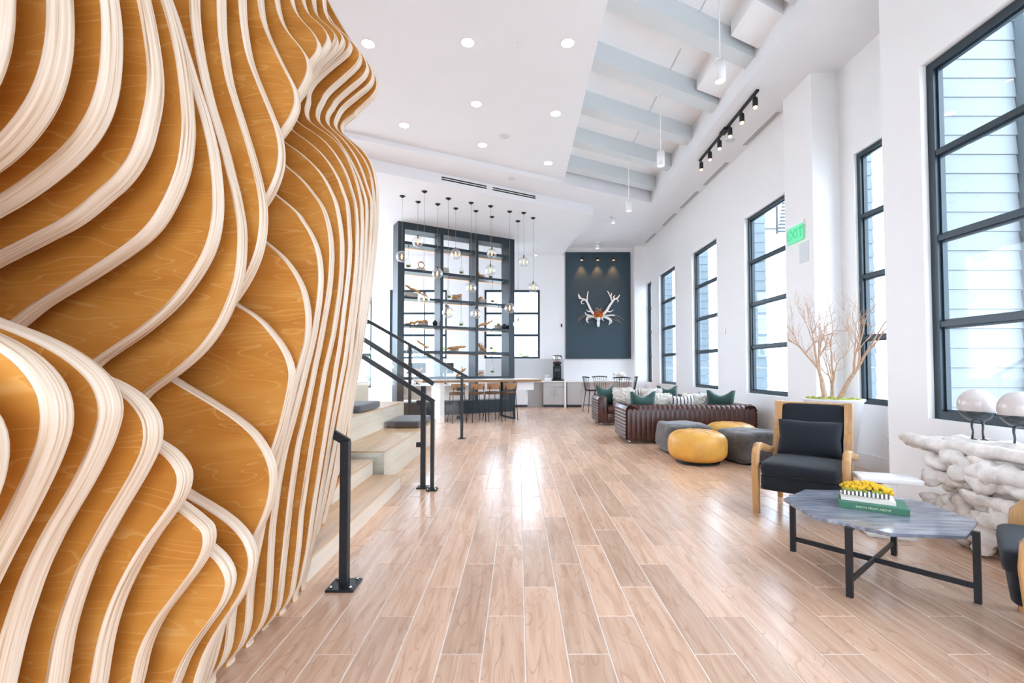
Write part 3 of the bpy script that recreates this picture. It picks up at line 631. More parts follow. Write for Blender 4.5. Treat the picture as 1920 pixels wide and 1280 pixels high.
    14: (1.632, [(-1.138,2.574),(-1.135,2.514),(-1.129,2.454),(-1.120,2.395),(-1.109,2.336),(-1.096,2.278),(-1.082,2.219),(-1.066,2.162),(-1.047,2.105),(-1.029,2.047),(-1.012,1.990),(-0.997,1.932),(-0.981,1.874),(-0.968,1.815),(-0.957,1.757),(-0.953,1.697),(-0.954,1.637),(-0.960,1.577),(-0.973,1.519),(-0.993,1.463),(-1.018,1.408),(-1.049,1.357),(-1.086,1.310),(-1.129,1.268),(-1.175,1.230),(-1.224,1.195),(-1.271,1.159),(-1.307,1.113),(-1.327,1.059),(-1.327,1.001),(-1.298,0.953),(-1.255,0.912),(-1.207,0.877),(-1.155,0.846),(-1.104,0.815),(-1.052,0.785),(-1.001,0.753),(-0.955,0.716),(-0.918,0.670),(-0.899,0.615),(-0.903,0.557),(-0.923,0.501),(-0.953,0.449),(-0.986,0.399),(-1.018,0.348),(-1.045,0.295),(-1.065,0.238),(-1.081,0.181),(-1.107,0.128),(-1.139,0.077),(-1.164,0.036)]),
    15: (1.497, [(-1.135,2.464),(-1.114,2.408),(-1.095,2.351),(-1.077,2.294),(-1.058,2.237),(-1.040,2.180),(-1.020,2.123),(-1.001,2.066),(-0.985,2.008),(-0.971,1.950),(-0.961,1.891),(-0.954,1.831),(-0.951,1.771),(-0.954,1.712),(-0.965,1.653),(-0.986,1.597),(-1.015,1.545),(-1.049,1.495),(-1.087,1.449),(-1.130,1.408),(-1.176,1.369),(-1.224,1.334),(-1.274,1.300),(-1.322,1.265),(-1.363,1.222),(-1.398,1.175),(-1.417,1.120),(-1.415,1.064),(-1.382,1.019),(-1.339,0.977),(-1.295,0.937),(-1.248,0.899),(-1.200,0.862),(-1.153,0.826),(-1.104,0.791),(-1.054,0.758),(-1.003,0.726),(-0.954,0.692),(-0.912,0.651),(-0.890,0.599),(-0.901,0.543),(-0.930,0.491),(-0.965,0.442),(-0.999,0.393),(-1.028,0.340),(-1.049,0.285),(-1.072,0.229),(-1.098,0.176),(-1.125,0.122),(-1.152,0.068),(-1.168,0.036)]),
    16: (1.362, [(-1.038,2.355),(-1.018,2.298),(-1.000,2.241),(-0.985,2.183),(-0.973,2.124),(-0.964,2.065),(-0.957,2.006),(-0.953,1.946),(-0.956,1.886),(-0.965,1.827),(-0.983,1.770),(-1.008,1.715),(-1.038,1.664),(-1.078,1.620),(-1.125,1.583),(-1.174,1.549),(-1.224,1.516),(-1.275,1.484),(-1.327,1.453),(-1.376,1.420),(-1.422,1.382),(-1.468,1.343),(-1.507,1.300),(-1.525,1.246),(-1.509,1.199),(-1.465,1.159),(-1.419,1.122),(-1.368,1.090),(-1.315,1.061),(-1.262,1.033),(-1.210,1.005),(-1.157,0.977),(-1.104,0.948),(-1.051,0.919),(-0.998,0.891),(-0.947,0.860),(-0.901,0.825),(-0.874,0.796),(-0.871,0.751),(-0.894,0.698),(-0.928,0.649),(-0.964,0.601),(-1.000,0.553),(-1.029,0.501),(-1.049,0.445),(-1.061,0.386),(-1.075,0.328),(-1.093,0.271),(-1.111,0.213),(-1.130,0.156),(-1.148,0.099),(-1.166,0.042)]),
    17: (1.227, [(-0.987,2.245),(-0.973,2.187),(-0.961,2.128),(-0.951,2.069),(-0.945,2.009),(-0.947,1.950),(-0.957,1.891),(-0.971,1.833),(-0.996,1.779),(-1.031,1.731),(-1.075,1.691),(-1.120,1.651),(-1.168,1.617),(-1.221,1.589),(-1.274,1.561),(-1.327,1.534),(-1.380,1.505),(-1.428,1.470),(-1.468,1.429),(-1.480,1.375),(-1.457,1.329),(-1.411,1.292),(-1.362,1.257),(-1.309,1.230),(-1.254,1.206),(-1.199,1.183),(-1.144,1.159),(-1.089,1.135),(-1.033,1.112),(-0.978,1.089),(-0.924,1.063),(-0.876,1.029),(-0.847,0.981),(-0.855,0.926),(-0.886,0.876),(-0.921,0.827),(-0.953,0.776),(-0.981,0.724),(-1.006,0.669),(-1.025,0.612),(-1.039,0.554),(-1.048,0.495),(-1.056,0.435),(-1.071,0.378),(-1.088,0.320),(-1.105,0.263),(-1.122,0.205),(-1.139,0.147),(-1.153,0.089),(-1.164,0.042)]),
    18: (1.092, [(-0.954,2.136),(-0.945,2.077),(-0.941,2.017),(-0.942,1.957),(-0.948,1.898),(-0.964,1.840),(-0.991,1.788),(-1.029,1.741),(-1.073,1.701),(-1.121,1.664),(-1.170,1.631),(-1.222,1.601),(-1.274,1.570),(-1.323,1.537),(-1.360,1.493),(-1.376,1.442),(-1.347,1.399),(-1.303,1.360),(-1.250,1.333),(-1.194,1.313),(-1.137,1.292),(-1.080,1.273),(-1.023,1.256),(-0.966,1.238),(-0.911,1.215),(-0.862,1.181),(-0.829,1.134),(-0.826,1.078),(-0.848,1.023),(-0.877,0.970),(-0.907,0.918),(-0.935,0.865),(-0.962,0.812),(-0.983,0.756),(-1.001,0.698),(-1.015,0.640),(-1.023,0.581),(-1.031,0.522),(-1.047,0.464),(-1.065,0.407),(-1.083,0.349),(-1.100,0.292),(-1.115,0.234),(-1.129,0.176),(-1.143,0.117),(-1.157,0.059)]),
    19: (0.957, [(-0.931,2.026),(-0.927,1.966),(-0.928,1.906),(-0.937,1.847),(-0.956,1.791),(-0.986,1.740),(-1.025,1.694),(-1.070,1.656),(-1.121,1.624),(-1.171,1.591),(-1.212,1.549),(-1.240,1.502),(-1.228,1.451),(-1.191,1.408),(-1.138,1.384),(-1.081,1.363),(-1.025,1.342),(-0.969,1.321),(-0.915,1.296),(-0.864,1.264),(-0.822,1.223),(-0.804,1.170),(-0.815,1.113),(-0.838,1.057),(-0.865,1.004),(-0.895,0.952),(-0.922,0.899),(-0.946,0.844),(-0.965,0.787),(-0.982,0.729),(-0.995,0.671),(-1.006,0.612),(-1.017,0.553),(-1.033,0.495),(-1.050,0.438),(-1.067,0.380),(-1.084,0.323),(-1.100,0.265),(-1.115,0.207),(-1.130,0.148),(-1.145,0.090),(-1.154,0.055)]),
    20: (0.822, [(-0.902,1.917),(-0.903,1.857),(-0.912,1.798),(-0.933,1.743),(-0.971,1.698),(-1.013,1.656),(-1.054,1.612),(-1.087,1.563),(-1.105,1.507),(-1.099,1.453),(-1.070,1.402),(-1.028,1.364),(-0.974,1.340),(-0.918,1.317),(-0.864,1.291),(-0.817,1.256),(-0.784,1.208),(-0.777,1.151),(-0.793,1.094),(-0.817,1.039),(-0.843,0.985),(-0.870,0.932),(-0.896,0.877),(-0.921,0.823),(-0.947,0.769),(-0.973,0.715),(-0.995,0.659),(-1.015,0.602),(-1.034,0.546),(-1.050,0.488),(-1.065,0.430),(-1.080,0.372),(-1.095,0.313),(-1.109,0.255),(-1.121,0.196),(-1.132,0.137),(-1.144,0.079),(-1.149,0.055)]),
    21: (0.687, [(-0.947,1.807),(-0.947,1.747),(-0.949,1.688),(-0.963,1.630),(-0.983,1.573),(-1.011,1.520),(-1.037,1.468),(-1.042,1.410),(-1.029,1.357),(-0.985,1.323),(-0.932,1.294),(-0.880,1.266),(-0.826,1.238),(-0.776,1.207),(-0.745,1.160),(-0.743,1.102),(-0.761,1.046),(-0.793,0.996),(-0.827,0.947),(-0.861,0.897),(-0.895,0.847),(-0.925,0.796),(-0.952,0.742),(-0.979,0.688),(-1.002,0.633),(-1.020,0.576),(-1.036,0.518),(-1.052,0.460),(-1.066,0.402),(-1.075,0.343),(-1.083,0.284),(-1.091,0.224),(-1.100,0.165),(-1.114,0.108),(-1.142,0.055)]),
}

sculpt = thing('plywood_sculpture', 'huge wavy wall sculpture of upright amber plywood fins with pale rounded edges', 'sculpture', (0, 0, 0))
TFIN = 0.06
for k, (yb, prof) in FIN_PROFILES.items():
    P = list(prof)
    x0, z0 = P[0]
    top = [(-1.16 - 0.07 * math.sin(k * 0.45), 4.05)]
    s0 = (P[0][0] - P[2][0]) / max(P[0][1] - P[2][1], 0.02)        # the edge leaves the traced part along its own slope
    s0 = max(-1.2, min(1.2, s0))
    nmid = max(2, int((4.05 - z0) / 0.06))
    for j in range(1, nmid):
        dz = (4.05 - z0) * (1 - j / nmid)
        w_ = min(1.0, dz / 0.9); w_ = w_ * w_ * (3 - 2 * w_)
        xe = x0 + s0 * 0.25 * (1 - math.exp(-dz / 0.25))
        top.append((xe * (1 - w_) + (top[0][0] + 0.06 * math.sin(3.1 * dz + k * 0.4)) * w_, z0 + dz))
    top[0] = (top[0][0] + 0.06 * math.sin(3.1 * (4.05 - z0) + k * 0.4), 4.05)
    P = top + P
    if k <= 5:
        cut = next((i for i, p in enumerate(P) if p[1] < 0.8 and p[0] < -1.20), len(P))
        P = P[:cut]
        inner = [(-1.26, max(P[-1][1] - 0.01, 0.145)), (-1.5, 0.33), (-1.78, 0.33), (-1.78, 4.05)]
        inner[0] = (-1.215, P[-1][1] - 0.03)
        inner.insert(1, (-1.30, 0.33))
    elif k == 6:
        P = P + [(P[-1][0], 0.0)]
        inner = [(-1.75, 0.0), (-1.75, 4.05)]
    else:
        P = [p for p in P if p[1] > 0.004] + [(P[-1][0], 0.0)]
        inner = [(-1.78, 0.0), (-1.78, 4.05)]
    Q = [Vector((a, 0, b)) for a, b in crom(P, 3)]
    nrm = []
    for i in range(len(Q)):
        d = (Q[min(i + 1, len(Q) - 1)] - Q[max(i - 1, 0)])
        d = d.normalized() if d.length > 1e-7 else Vector((0, 0, -1))
        nrm.append(Vector((-d.z, 0, d.x)))       # outward (to +x when the edge runs downwards)
    yf = yb - TFIN
    rim = 0.007
    body = MB()
    out = [(q - n * rim) for q, n in zip(Q, nrm)]
    ring = [(p.x, p.z) for p in out] + inner
    nn = len(ring)
    vs = [(x, yf, z) for x, z in ring] + [(x, yb, z) for x, z in ring]
    tri = [tuple(t) for t in tessellate_polygon([[Vector((x, z, 0)) for x, z in ring]])]
    body.add(vs, tri + [(c + nn, b + nn, a + nn) for a, b, c in tri] + [(i + 1, i, nn + i, nn + i + 1) for i in range(len(out) - 1, nn - 1)])
    fin = body.build('fin', M['finface'], sculpt)
    sec = [(0.012, 0.0), (0.0055, 0.002), (0.0015, 0.008), (0.0, 0.018), (0.0, TFIN - 0.018), (0.0015, TFIN - 0.008), (0.0055, TFIN - 0.002), (0.012, TFIN)]
    rows = [[tuple((q - n * ins) + Vector((0, yf + yy, 0))) for ins, yy in sec] for q, n in zip(Q, nrm)]
    e = MB().grid(rows).build('fin_edge', M['finedge'], fin)

# ------------------------------------------------------------------ bleacher stairs
st = thing('bleacher_stairs', 'pale wood bleacher steps with tan treads behind the black railing', 'stairs', (0, 0, 0))
def tier(x1, y0, y1, z0, z1, xin):
    s = MB().box(xin, x1, y0, y1, z0, z1 - 0.018).build('step', M['riser'], st)
    MB().box(xin, x1 + 0.006, y0, y1 + 0.004, z1 - 0.018, z1).build('tread', M['tread'], s)
tier(-1.232, 2.69, 4.87, 0, 0.14, -1.54)
for i in range(1, 7):
    x = -1.22 - 0.30 * i
    tier(x, 3.30 if i < 3 else 3.3, 4.87, 0, 0.14 + 0.157 * i, x - 0.32 if i < 6 else -5.2)
tier(-1.445, 5.02, 8.12, 0, 0.358, -5.2)
tier(-2.0, 5.02, 8.12, 0.358, 0.668, -5.2)
tier(-2.62, 5.02, 8.12, 0.668, 1.02, -5.2)
def seatpad(x0, x1, y0, y1, z, label):
    m = MB().blob((0, 0, 0.055), (x1 - x0) / 2, (y1 - y0) / 2, 0.055, 0.35, 0.16, 40, 12)
    o = m.build('seat_cushion', M['cushion'], None, ((x0 + x1) / 2, (y0 + y1) / 2, z))
    tag(o, label, 'cushion', 'cushions on the bleacher steps')
seatpad(-1.98, -1.47, 6.9, 7.9, 0.358, 'dark grey seat cushion on the lowest bleacher tier')
seatpad(-2.58, -2.03, 5.95, 6.9, 0.668, 'dark grey seat cushion on the middle bleacher tier')
seatpad(-3.2, -2.66, 6.3, 7.3, 1.02, 'dark grey seat cushion on the top bleacher tier')

# ------------------------------------------------------------------ railings
def plate(m, x, y, z=0.0, s=0.075): m.bbox(x - s, x + s, y - s, y + s, z, z + 0.014, 0.004, 1)
def bolts(root, x, y, s=0.05):
    for i in (-1, 1):
        for j in (-1, 1): MB().lathe([(0.010, 0), (0.010, 0.012), (0.004, 0.016)], 8, (x + i * s, y + j * s, 0.013)).build('bolt', M['chrome'], root)
gr = thing('guard_railing', 'black steel stair railing with clear glass, nearer of the two full railings', 'railing', (0, 0, 0))
Yg = 4.935
sl = (1.512 - 1.081) / (1.574 - 0.894)
MB().bbox(-1.024, -0.974, 4.87, 4.92, 0, 1.06, 0.003, 1).build('post', M['black'], gr)
m = MB(); plate(m, -0.999, 4.895, 0, 0.06); b = m.build('base_plate', M['black'], gr); 
MB().bar((-0.894, 4.895, 1.085), (-3.2, 4.895, 1.085 + sl * 2.306), 0.05, 0.045).build('top_rail', M['black'], gr)
m = MB(); m.bar((-0.87, 4.80, 0.90), (-1.9, 4.80, 0.90 + sl * 1.03), 0.035, 0.045)
m.bar((-0.885, 4.80, 0.0), (-0.885, 4.80, 0.912), 0.035, 0.04, (0, 1, 0)); m.build('handrail', M['black'], gr)
m = MB(); plate(m, -0.885, 4.80, 0, 0.055); m.build('base_plate', M['black'], gr)
bolts(gr, -0.885, 4.80, 0.04)
m = MB(); m.add([(-1.05, Yg, 0.03), (-3.1, Yg, 0.03), (-3.1, Yg, 1.0 + sl * 2.25), (-1.05, Yg, 1.10), (-1.05, Yg + .012, 0.03), (-3.1, Yg + .012, 0.03), (-3.1, Yg + .012, 1.0 + sl * 2.25), (-1.05, Yg + .012, 1.10)],
      [(0, 3, 2, 1), (4, 5, 6, 7), (0, 1, 5, 4), (1, 2, 6, 5), (2, 3, 7, 6), (3, 0, 4, 7)])
m.build('glass_panel', M['railglass'], gr)
for zz in (0.42, 0.86): MB().box(-1.075, -1.02, 4.90, 4.955, zz, zz + 0.05).build('clamp', M['black'], gr)
gf = thing('guard_railing', 'black steel railing with clear glass at the far end of the bleachers', 'railing', (0, 0, 0))
sA = (2.067 - 1.091) / (2.648 - 0.917); Yf = 8.24
MB().bbox(-1.028, -0.98, 8.24, 8.288, 0, 1.12, 0.003, 1).build('post', M['black'], gf)
m = MB(); plate(m, -1.004, 8.264, 0, 0.065); m.build('base_plate', M['black'], gf)
MB().bbox(-1.955, -1.907, 8.24, 8.288, 0, 1.62, 0.003, 1).build('post', M['black'], gf)
MB().bar((-0.90, 8.264, 1.085), (-4.6, 8.264, 1.085 + sA * 3.7), 0.05, 0.05).build('top_rail', M['black'], gf)
def gpan(x0, x1, y, zo, z1o):
    mm = MB(); z = lambda x, o: o + sA * (-0.9 - x)
    mm.add([(x0, y, z(x0, zo)), (x1, y, z(x1, zo)), (x1, y, z(x1, z1o)), (x0, y, z(x0, z1o)), (x0, y + .012, z(x0, zo)), (x1, y + .012, z(x1, zo)), (x1, y + .012, z(x1, z1o)), (x0, y + .012, z(x0, z1o))],
           [(0, 1, 2, 3), (7, 6, 5, 4), (1, 0, 4, 5), (2, 1, 5, 6), (3, 2, 6, 7), (0, 3, 7, 4)])
    mm.build('glass_panel', M['railglass'], gf)
gpan(-1.88, -1.05, 8.22, 0.15, 1.05); gpan(-3.9, -1.98, 8.22, 0.15, 1.05)
for zz in (0.35, 0.85): MB().box(-1.09, -1.02, 8.205, 8.25, zz, zz + 0.06).build('clamp', M['black'], gf)
nr = thing('handrail', 'black square handrail post on a bolted plate at the foot of the plywood sculpture', 'railing', (-1.0, 2.70, 0))
MB().bbox(-0.024, 0.024, -0.024, 0.024, 0.0, 0.83, 0.003, 1).build('post', M['black'], nr)
m = MB(); plate(m, 0, 0, 0, 0.08); m.build('base_plate', M['black'], nr)
bolts(nr, 0, 0, 0.055)
MB().bar((0.005, 0.025, 0.815), (-0.36, 0.025, 0.815 + 0.365 * 0.6), 0.03, 0.045).build('rail', M['black'], nr)

# ------------------------------------------------------------------ generic soft things
def pillow_mesh(w, h, t, mat, name='pillow', pinch=0.10, fur=0.0, chop=0.0, seed=0):
    """upright pillow in the xz plane, base at z=0; chop = dent in the top edge"""
    n = 22
    def pt(u, v, s):
        e = max(abs(u), abs(v))
        k = 1 - pinch * (1 - (abs(u) * abs(v)) ** 0.8) * (e ** 6)
        x = u * w / 2 * k; z = v * h / 2 * k
        th = t / 2 * ((1 - abs(u) ** 2.6) * (1 - abs(v) ** 2.6)) ** 0.45
        if chop and v > 0: z -= chop * v * max(0, 1 - (u / 0.75) ** 2)
        y = s * th
        if fur:
            q = Vector((u * 3.5, s * 1.5, v * 3.5)) + Vector((seed, seed * 2, 0))
            k2 = fur * (noise.noise(q * 2.0) + 0.7 * noise.noise(q * 6.0))
            x += k2 * 0.8 * u; z += k2 * 0.8 * v; y += k2 * s
        return (x, y, z + h / 2)
    m = MB()
    for s in (-1, 1):
        P = [[pt(-1 + 2 * i / n, -1 + 2 * j / n, s) for i in range(n + 1)] for j in range(n + 1)]
        if s > 0: P = [r[::-1] for r in P]
        m.grid(P)
    return m.mesh(name, mat)
def put_pillow(me, loc, rotz, tilt, label, group, roll=0.0):
    o = link('pillow', me, None, loc)
    o.rotation_euler = (tilt, roll, rotz)
    return tag(o, label, 'pillow', group)

# ------------------------------------------------------------------ channel-tufted sofas
def make_sofa(label):
    L, D, H = 2.16, 0.86, 0.64
    r = thing('leather_sofa', label, 'sofa', group='channel-tufted leather sofas')
    # backrest: vertical channels wrap from the outer face over the top
    nfl = 26; per = 8
    path = [(0.012, 0.06), (0.0, 0.10), (0.0, 0.54), (0.012, 0.59), (0.045, 0.625), (0.10, 0.64), (0.15, 0.625), (0.175, 0.58), (0.18, 0.40)]
    P = []
    for i in range(nfl * per + 1):
        x = 0.02 + (L - 0.04) * i / (nfl * per)
        bmp = 0.009 * (1 - abs(math.sin(PI * i / per / 1.0 + PI / 2)) ** 0.5 * 0) * (abs(math.sin(PI * i / per)) ** 0.55)
        row = []
        for j, (y, z) in enumerate(path):
            a = path[max(j - 1, 0)]; b = path[min(j + 1, len(path) - 1)]
            d = Vector((b[0] - a[0], b[1] - a[1])).normalized()
            n = Vector((-d.y, d.x))
            row.append((x, y + n.x * bmp, z + n.y * bmp))
        P.append(row)
    m = MB().grid(P); m.box(0.03, L - 0.03, 0.02, 0.17, 0.06, 0.60); m.build('backrest', M['leather'], r)
    # arms: horizontal channels down the outer end
    for s in (0, 1):
        sec = []
        nz = 9
        for j in range(nz * 6 + 1):
            z = 0.06 + 0.52 * j / (nz * 6)
            sec.append((-0.018 * abs(math.sin(PI * j / 6)) ** 0.6, z))
        sec += [(0.004, 0.60), (0.03, 0.628), (0.08, 0.638), (0.15, 0.63), (0.185, 0.60), (0.19, 0.56), (0.19, 0.06)]
        n = len(sec)
        vs = []
        ys = [0.0, 0.02, D - 0.03, D - 0.008, D]
        for y, k in zip(ys, (0.975, 1, 1, 0.985, 0.95)):
            for x, z in sec:
                xx = 0.095 + (x - 0.095) * k; zz = 0.33 + (z - 0.33) * k
                vs.append((xx if s == 0 else L - xx, y, zz))
        fs = [(i * n + j, i * n + (j + 1) % n, (i + 1) * n + (j + 1) % n, (i + 1) * n + j) for i in range(4) for j in range(n)]
        fs += [list(range(n)), [4 * n + j for j in range(n)]]
        a = MB().add(vs, fs, 0, True).build('arm', M['leather'], r)
    MB().bbox(0.19, L - 0.19, 0.17, D - 0.03, 0.06, 0.28, 0.02, 2).build('seat_base', M['leather'], r)
    for i in range(3):
        w = (L - 0.40) / 3
        MB().blob((0.20 + w * (i + .5), 0.53, 0.345), w / 2 - 0.004, 0.335, 0.075, 0.3, 0.12, 40, 10).build('seat_cushion', M['leather'], r)
    for x in (0.08, L - 0.08):
        for y in (0.08, D - 0.08): MB().lathe([(0.022, 0), (0.026, 0.06)], 10, (x, y, 0)).build('foot', M['chrome'], r)
    return r
s1 = make_sofa('brown channel-tufted leather sofa, its ribbed back turned to the poufs')
s1.location = (1.78, 7.70, 0)
s2 = dup(s1, (3.90, 10.98, 0), PI, 'brown channel-tufted leather sofa farther off, facing the camera')
G = 'sofa throw pillows'
pg = pillow_mesh(0.46, 0.44, 0.17, M['green'], chop=0.075)
pf = pillow_mesh(0.46, 0.40, 0.22, M['fur'], fur=0.035, pinch=0.04)
pf2 = pillow_mesh(0.50, 0.38, 0.22, M['fur'], fur=0.04, pinch=0.04, seed=3)
ps = pillow_mesh(0.44, 0.36, 0.14, M['stripe'])
zt = 0.42
for me, x, lab, rz, dz in [(pg, 2.12, 'emerald velvet pillow at the left end of the near sofa', .15, 0), (pf, 2.45, 'cream furry pillow left of the striped one on the near sofa', -.1, 0), (ps, 2.82, 'black and cream striped pillow on the near sofa', .1, 0.0),
                           (pf2, 3.13, 'cream furry pillow right of the striped one on the near sofa', 0, 0.02), (pg, 3.48, 'emerald velvet pillow at the right end of the near sofa', -.25, 0.02)]:
    put_pillow(me, (x, 8.02 if me is pg else (8.07 if me is ps else 8.21), zt + dz), rz, math.radians(10), lab, G)
for me, x, lab, rz in [(pg, 2.02, 'emerald velvet pillow at the left end of the far sofa', .2), (pf, 2.36, 'white furry pillow at the left of the far sofa', 0), (ps, 2.66, 'black and cream striped pillow on the far sofa', 0),
                       (pf2, 3.02, 'white furry pillow toward the right of the far sofa', .1), (pg, 3.42, 'emerald velvet pillow at the right end of the far sofa', -.2)]:
    put_pillow(me, (x, 10.66 if me is pg else (10.61 if me is ps else 10.47), zt), rz, math.radians(-10), lab, G)

# ------------------------------------------------------------------ poufs
def pouf_round(loc, rad, h, label):
    r = thing('pouf', label, 'pouf', loc, group='mustard leather poufs')
    MB().blob((0, 0, h / 2 + .006), rad, rad, h / 2 - .006, 0.62, 1.0, 48, 20).build('cover', M['pouf_y'], r)
    m = MB()
    for k in range(8):
        a = 2 * PI * k / 8 + .2
        pts = [(math.cos(a) * q, math.sin(a) * q, z) for q, z in ((rad * .12, h + .001), (rad * .4, h - .0), (rad * .62, h - .012), (rad * .80, h - .034))]
        m.tube(pts, 0.002, 5)
    m.build('seam', M['pouf_y'], r)
    MB().lathe([(rad * .72, 0), (rad * .74, 0.012)], 32).build('base', M['blackm'], r)
    return r
def pouf_square(loc, w, h, rz, label, seed):
    r = thing('pouf', label, 'pouf', loc, rz, group='grey suede poufs')
    MB().blob((0, 0, h / 2 + .004), w / 2, w / 2, h / 2 - .004, 0.34, 0.34, 64, 28, jit=0.08, seed=seed).build('cover', M['pouf_g'], r)
    m = MB()
    for zz in (h * .5,):
        pts = []
        for i in range(65):
            th = 2 * PI * i / 64
            sg = lambda t: math.copysign(abs(t) ** .34, t)
            pts.append((sg(math.cos(th)) * w / 2 * 1.0, sg(math.sin(th)) * w / 2 * 1.004, zz))
        m.tube(pts, 0.006, 6)
    m.build('piping', M['pouf_g'], r)
    MB().blob((0, 0, 0.012), w / 2 * .85, w / 2 * .85, 0.012, 0.3, 0.4, 32, 6).build('base', M['blackm'], r)
pouf_round((2.385, 6.22, 0), 0.375, 0.43, 'round mustard leather pouf in front of the grey poufs')
pouf_round((3.23, 7.09, 0), 0.37, 0.43, 'round mustard leather pouf at the back, half hidden')
pouf_square((2.46, 6.99, 0), 0.66, 0.44, 0.1, 'grey suede pouf touching the sofa back, left of the group', 1)
pouf_square((3.12, 6.33, 0), 0.66, 0.42, 0.25, 'grey suede pouf at the right of the group, beside the armchair', 2)

# ------------------------------------------------------------------ armchairs
def make_armchair(label, loc, rz):
    r = thing('armchair', label, 'armchair', loc, rz, group='navy armchairs with oak frames')
    MB().blob((0, -0.045, 0.285), 0.285, 0.335, 0.075, 0.28, 0.14, 48, 12).build('seat_base', M['navy'], r)
    MB().blob((0, -0.06, 0.40), 0.282, 0.345, 0.066, 0.4, 0.16, 48, 12).build('seat_cushion', M['navy'], r)
    # back upholstery leans backwards
    b = MB()
    ang = math.radians(14)
    def L(x, y, z): return (x, 0.27 + y + math.tan(ang) * (z - 0.36), z)
    P = MB().blob((0, 0, 0), 0.262, 0.04, 0.285, 0.2, 0.25, 40, 14)
    b.add([L(v[0], v[1], v[2] + 0.63) for v in P.v], P.f, 0, True)
    b.build('back_panel', M['navy'], r)
    for s in (-1, 1):
        # front leg and arm: one bent piece of oak
        pts = [(0.325, -0.31, 0.0), (0.325, -0.315, 0.18), (0.325, -0.325, 0.40), (0.325, -0.315, 0.50), (0.325, -0.27, 0.555), (0.325, -0.18, 0.56), (0.325, -0.02, 0.525), (0.325, 0.16, 0.485), (0.325, 0.30, 0.47)]
        hw = [0.018, 0.024, 0.032, 0.036, 0.034, 0.03, 0.028, 0.026, 0.026]
        rows = []
        for i, p in enumerate(pts):
            a = Vector(pts[max(i - 1, 0)]); c = Vector(pts[min(i + 1, len(pts) - 1)])
            d = (c - a).normalized(); n = Vector((0, -d.z, d.y))
            p = Vector(p); q = hw[i]
            rows.append([tuple(Vector((s * (p.x + dx), 0, 0)) + Vector((0, p.y, p.z)) + n * (q * dn)) for dx, dn in ((-.022, -1), (.022, -1), (.028, -.6), (.028, .6), (.022, 1), (-.022, 1), (-.028, .6), (-.028, -.6))])
        m = MB().grid(rows, closed_u=True, sm=True); m.add(rows[0], [list(range(8))]); m.add(rows[-1], [list(range(8))])
        m.build('arm_and_front_leg', M['oak'], r)
        m = MB(); m.bar((s * 0.285, 0.33, 0.36), (s * 0.285, 0.40, 0.0), 0.04, 0.045, (0, 1, 0)); m.build('rear_leg', M['oak'], r)
        # winged back stile
        side = [(0.215, 0.36), (0.33, 0.36), (0.385, 0.60), (0.43, 0.78), (0.45, 0.93), (0.335, 0.935), (0.325, 0.78), (0.31, 0.70), (0.245, 0.60), (0.225, 0.50)]
        n = len(side)
        vs = [(s * 0.248, y, z) for y, z in side] + [(s * 0.308, y, z) for y, z in side]
        MB().add(vs, [list(range(n)), list(range(n, 2 * n))] + [(i, (i + 1) % n, n + (i + 1) % n, n + i) for i in range(n)]).build('back_stile', M['oak'], r)
    MB().bbox(-0.262, 0.262, 0.40, 0.45, 0.895, 0.925, 0.006, 1).build('top_rail', M['oak'], r)
    MB().bbox(-0.30, 0.30, -0.28, -0.24, 0.20, 0.235, 0.004, 1).build('seat_rail', M['oak'], r)
    return r
rzA = math.radians(-41)
A1 = make_armchair('navy upholstered armchair with oak frame standing behind the coffee table', (2.515, 4.085, 0), rzA)
lp = pillow_mesh(0.50, 0.32, 0.16, M['navy'], pinch=0.06)
o = link('lumbar_pillow', lp, None, (2.515 + math.sin(math.radians(41)) * 0.13, 4.085 + math.cos(math.radians(41)) * 0.13, 0.462))
o.rotation_euler = (math.radians(-13), 0, rzA)
tag(o, 'navy lumbar pillow leaning on the armchair behind the coffee table', 'pillow')
A2 = make_armchair('navy armchair cut off by the right edge of the picture', (2.60, 1.98, 0), math.radians(-134))

# ------------------------------------------------------------------ coffee table, books, planter box
ct = thing('coffee_table', 'octagonal grey marble coffee table on thin black steel legs', 'table', (2.165, 2.86, 0), math.radians(-6))
RO = 0.475
octp = [(RO * math.cos(math.radians(22.5 + 45 * i)), RO * math.sin(math.radians(22.5 + 45 * i))) for i in range(8)]
bm = bmesh.new()
vv = [bm.verts.new((x, y, 0.372)) for x, y in octp]; f = bm.faces.new(vv)
ex = bmesh.ops.extrude_face_region(bm, geom=[f])
for g in ex['geom']:
    if isinstance(g, bmesh.types.BMVert): g.co.z = 0.392
bmesh.ops.recalc_face_normals(bm, faces=bm.faces[:])
bmesh.ops.bevel(bm, geom=bm.edges[:], offset=0.003, segments=1, affect='EDGES')
me = bpy.data.meshes.new('marble_top'); bm.to_mesh(me); bm.free(); me.materials.append(M['marble']); link('marble_top', me, ct)
LG = [(0.452 * math.cos(math.radians(45 + 90 * i)), 0.452 * math.sin(math.radians(45 + 90 * i))) for i in range(4)]
for i, (x, y) in enumerate(LG):
    m = MB().box(-0.015, 0.015, -0.015, 0.015, 0, 0.378); l = m.build('leg', M['black'], ct, (x, y, 0), math.radians(45))
    MB().bar((x, y, 0.362), (x * 0.72, y * 0.72, 0.362), 0.02, 0.018).build('bracket', M['black'], ct)
for i in (0, 1):
    a, b = LG[i], LG[i + 2]
    MB().bar((a[0], a[1], 0.085 + 0.001 * i), (b[0], b[1], 0.085 + 0.001 * i), 0.012, 0.03).build('cross_brace', M['black'], ct)
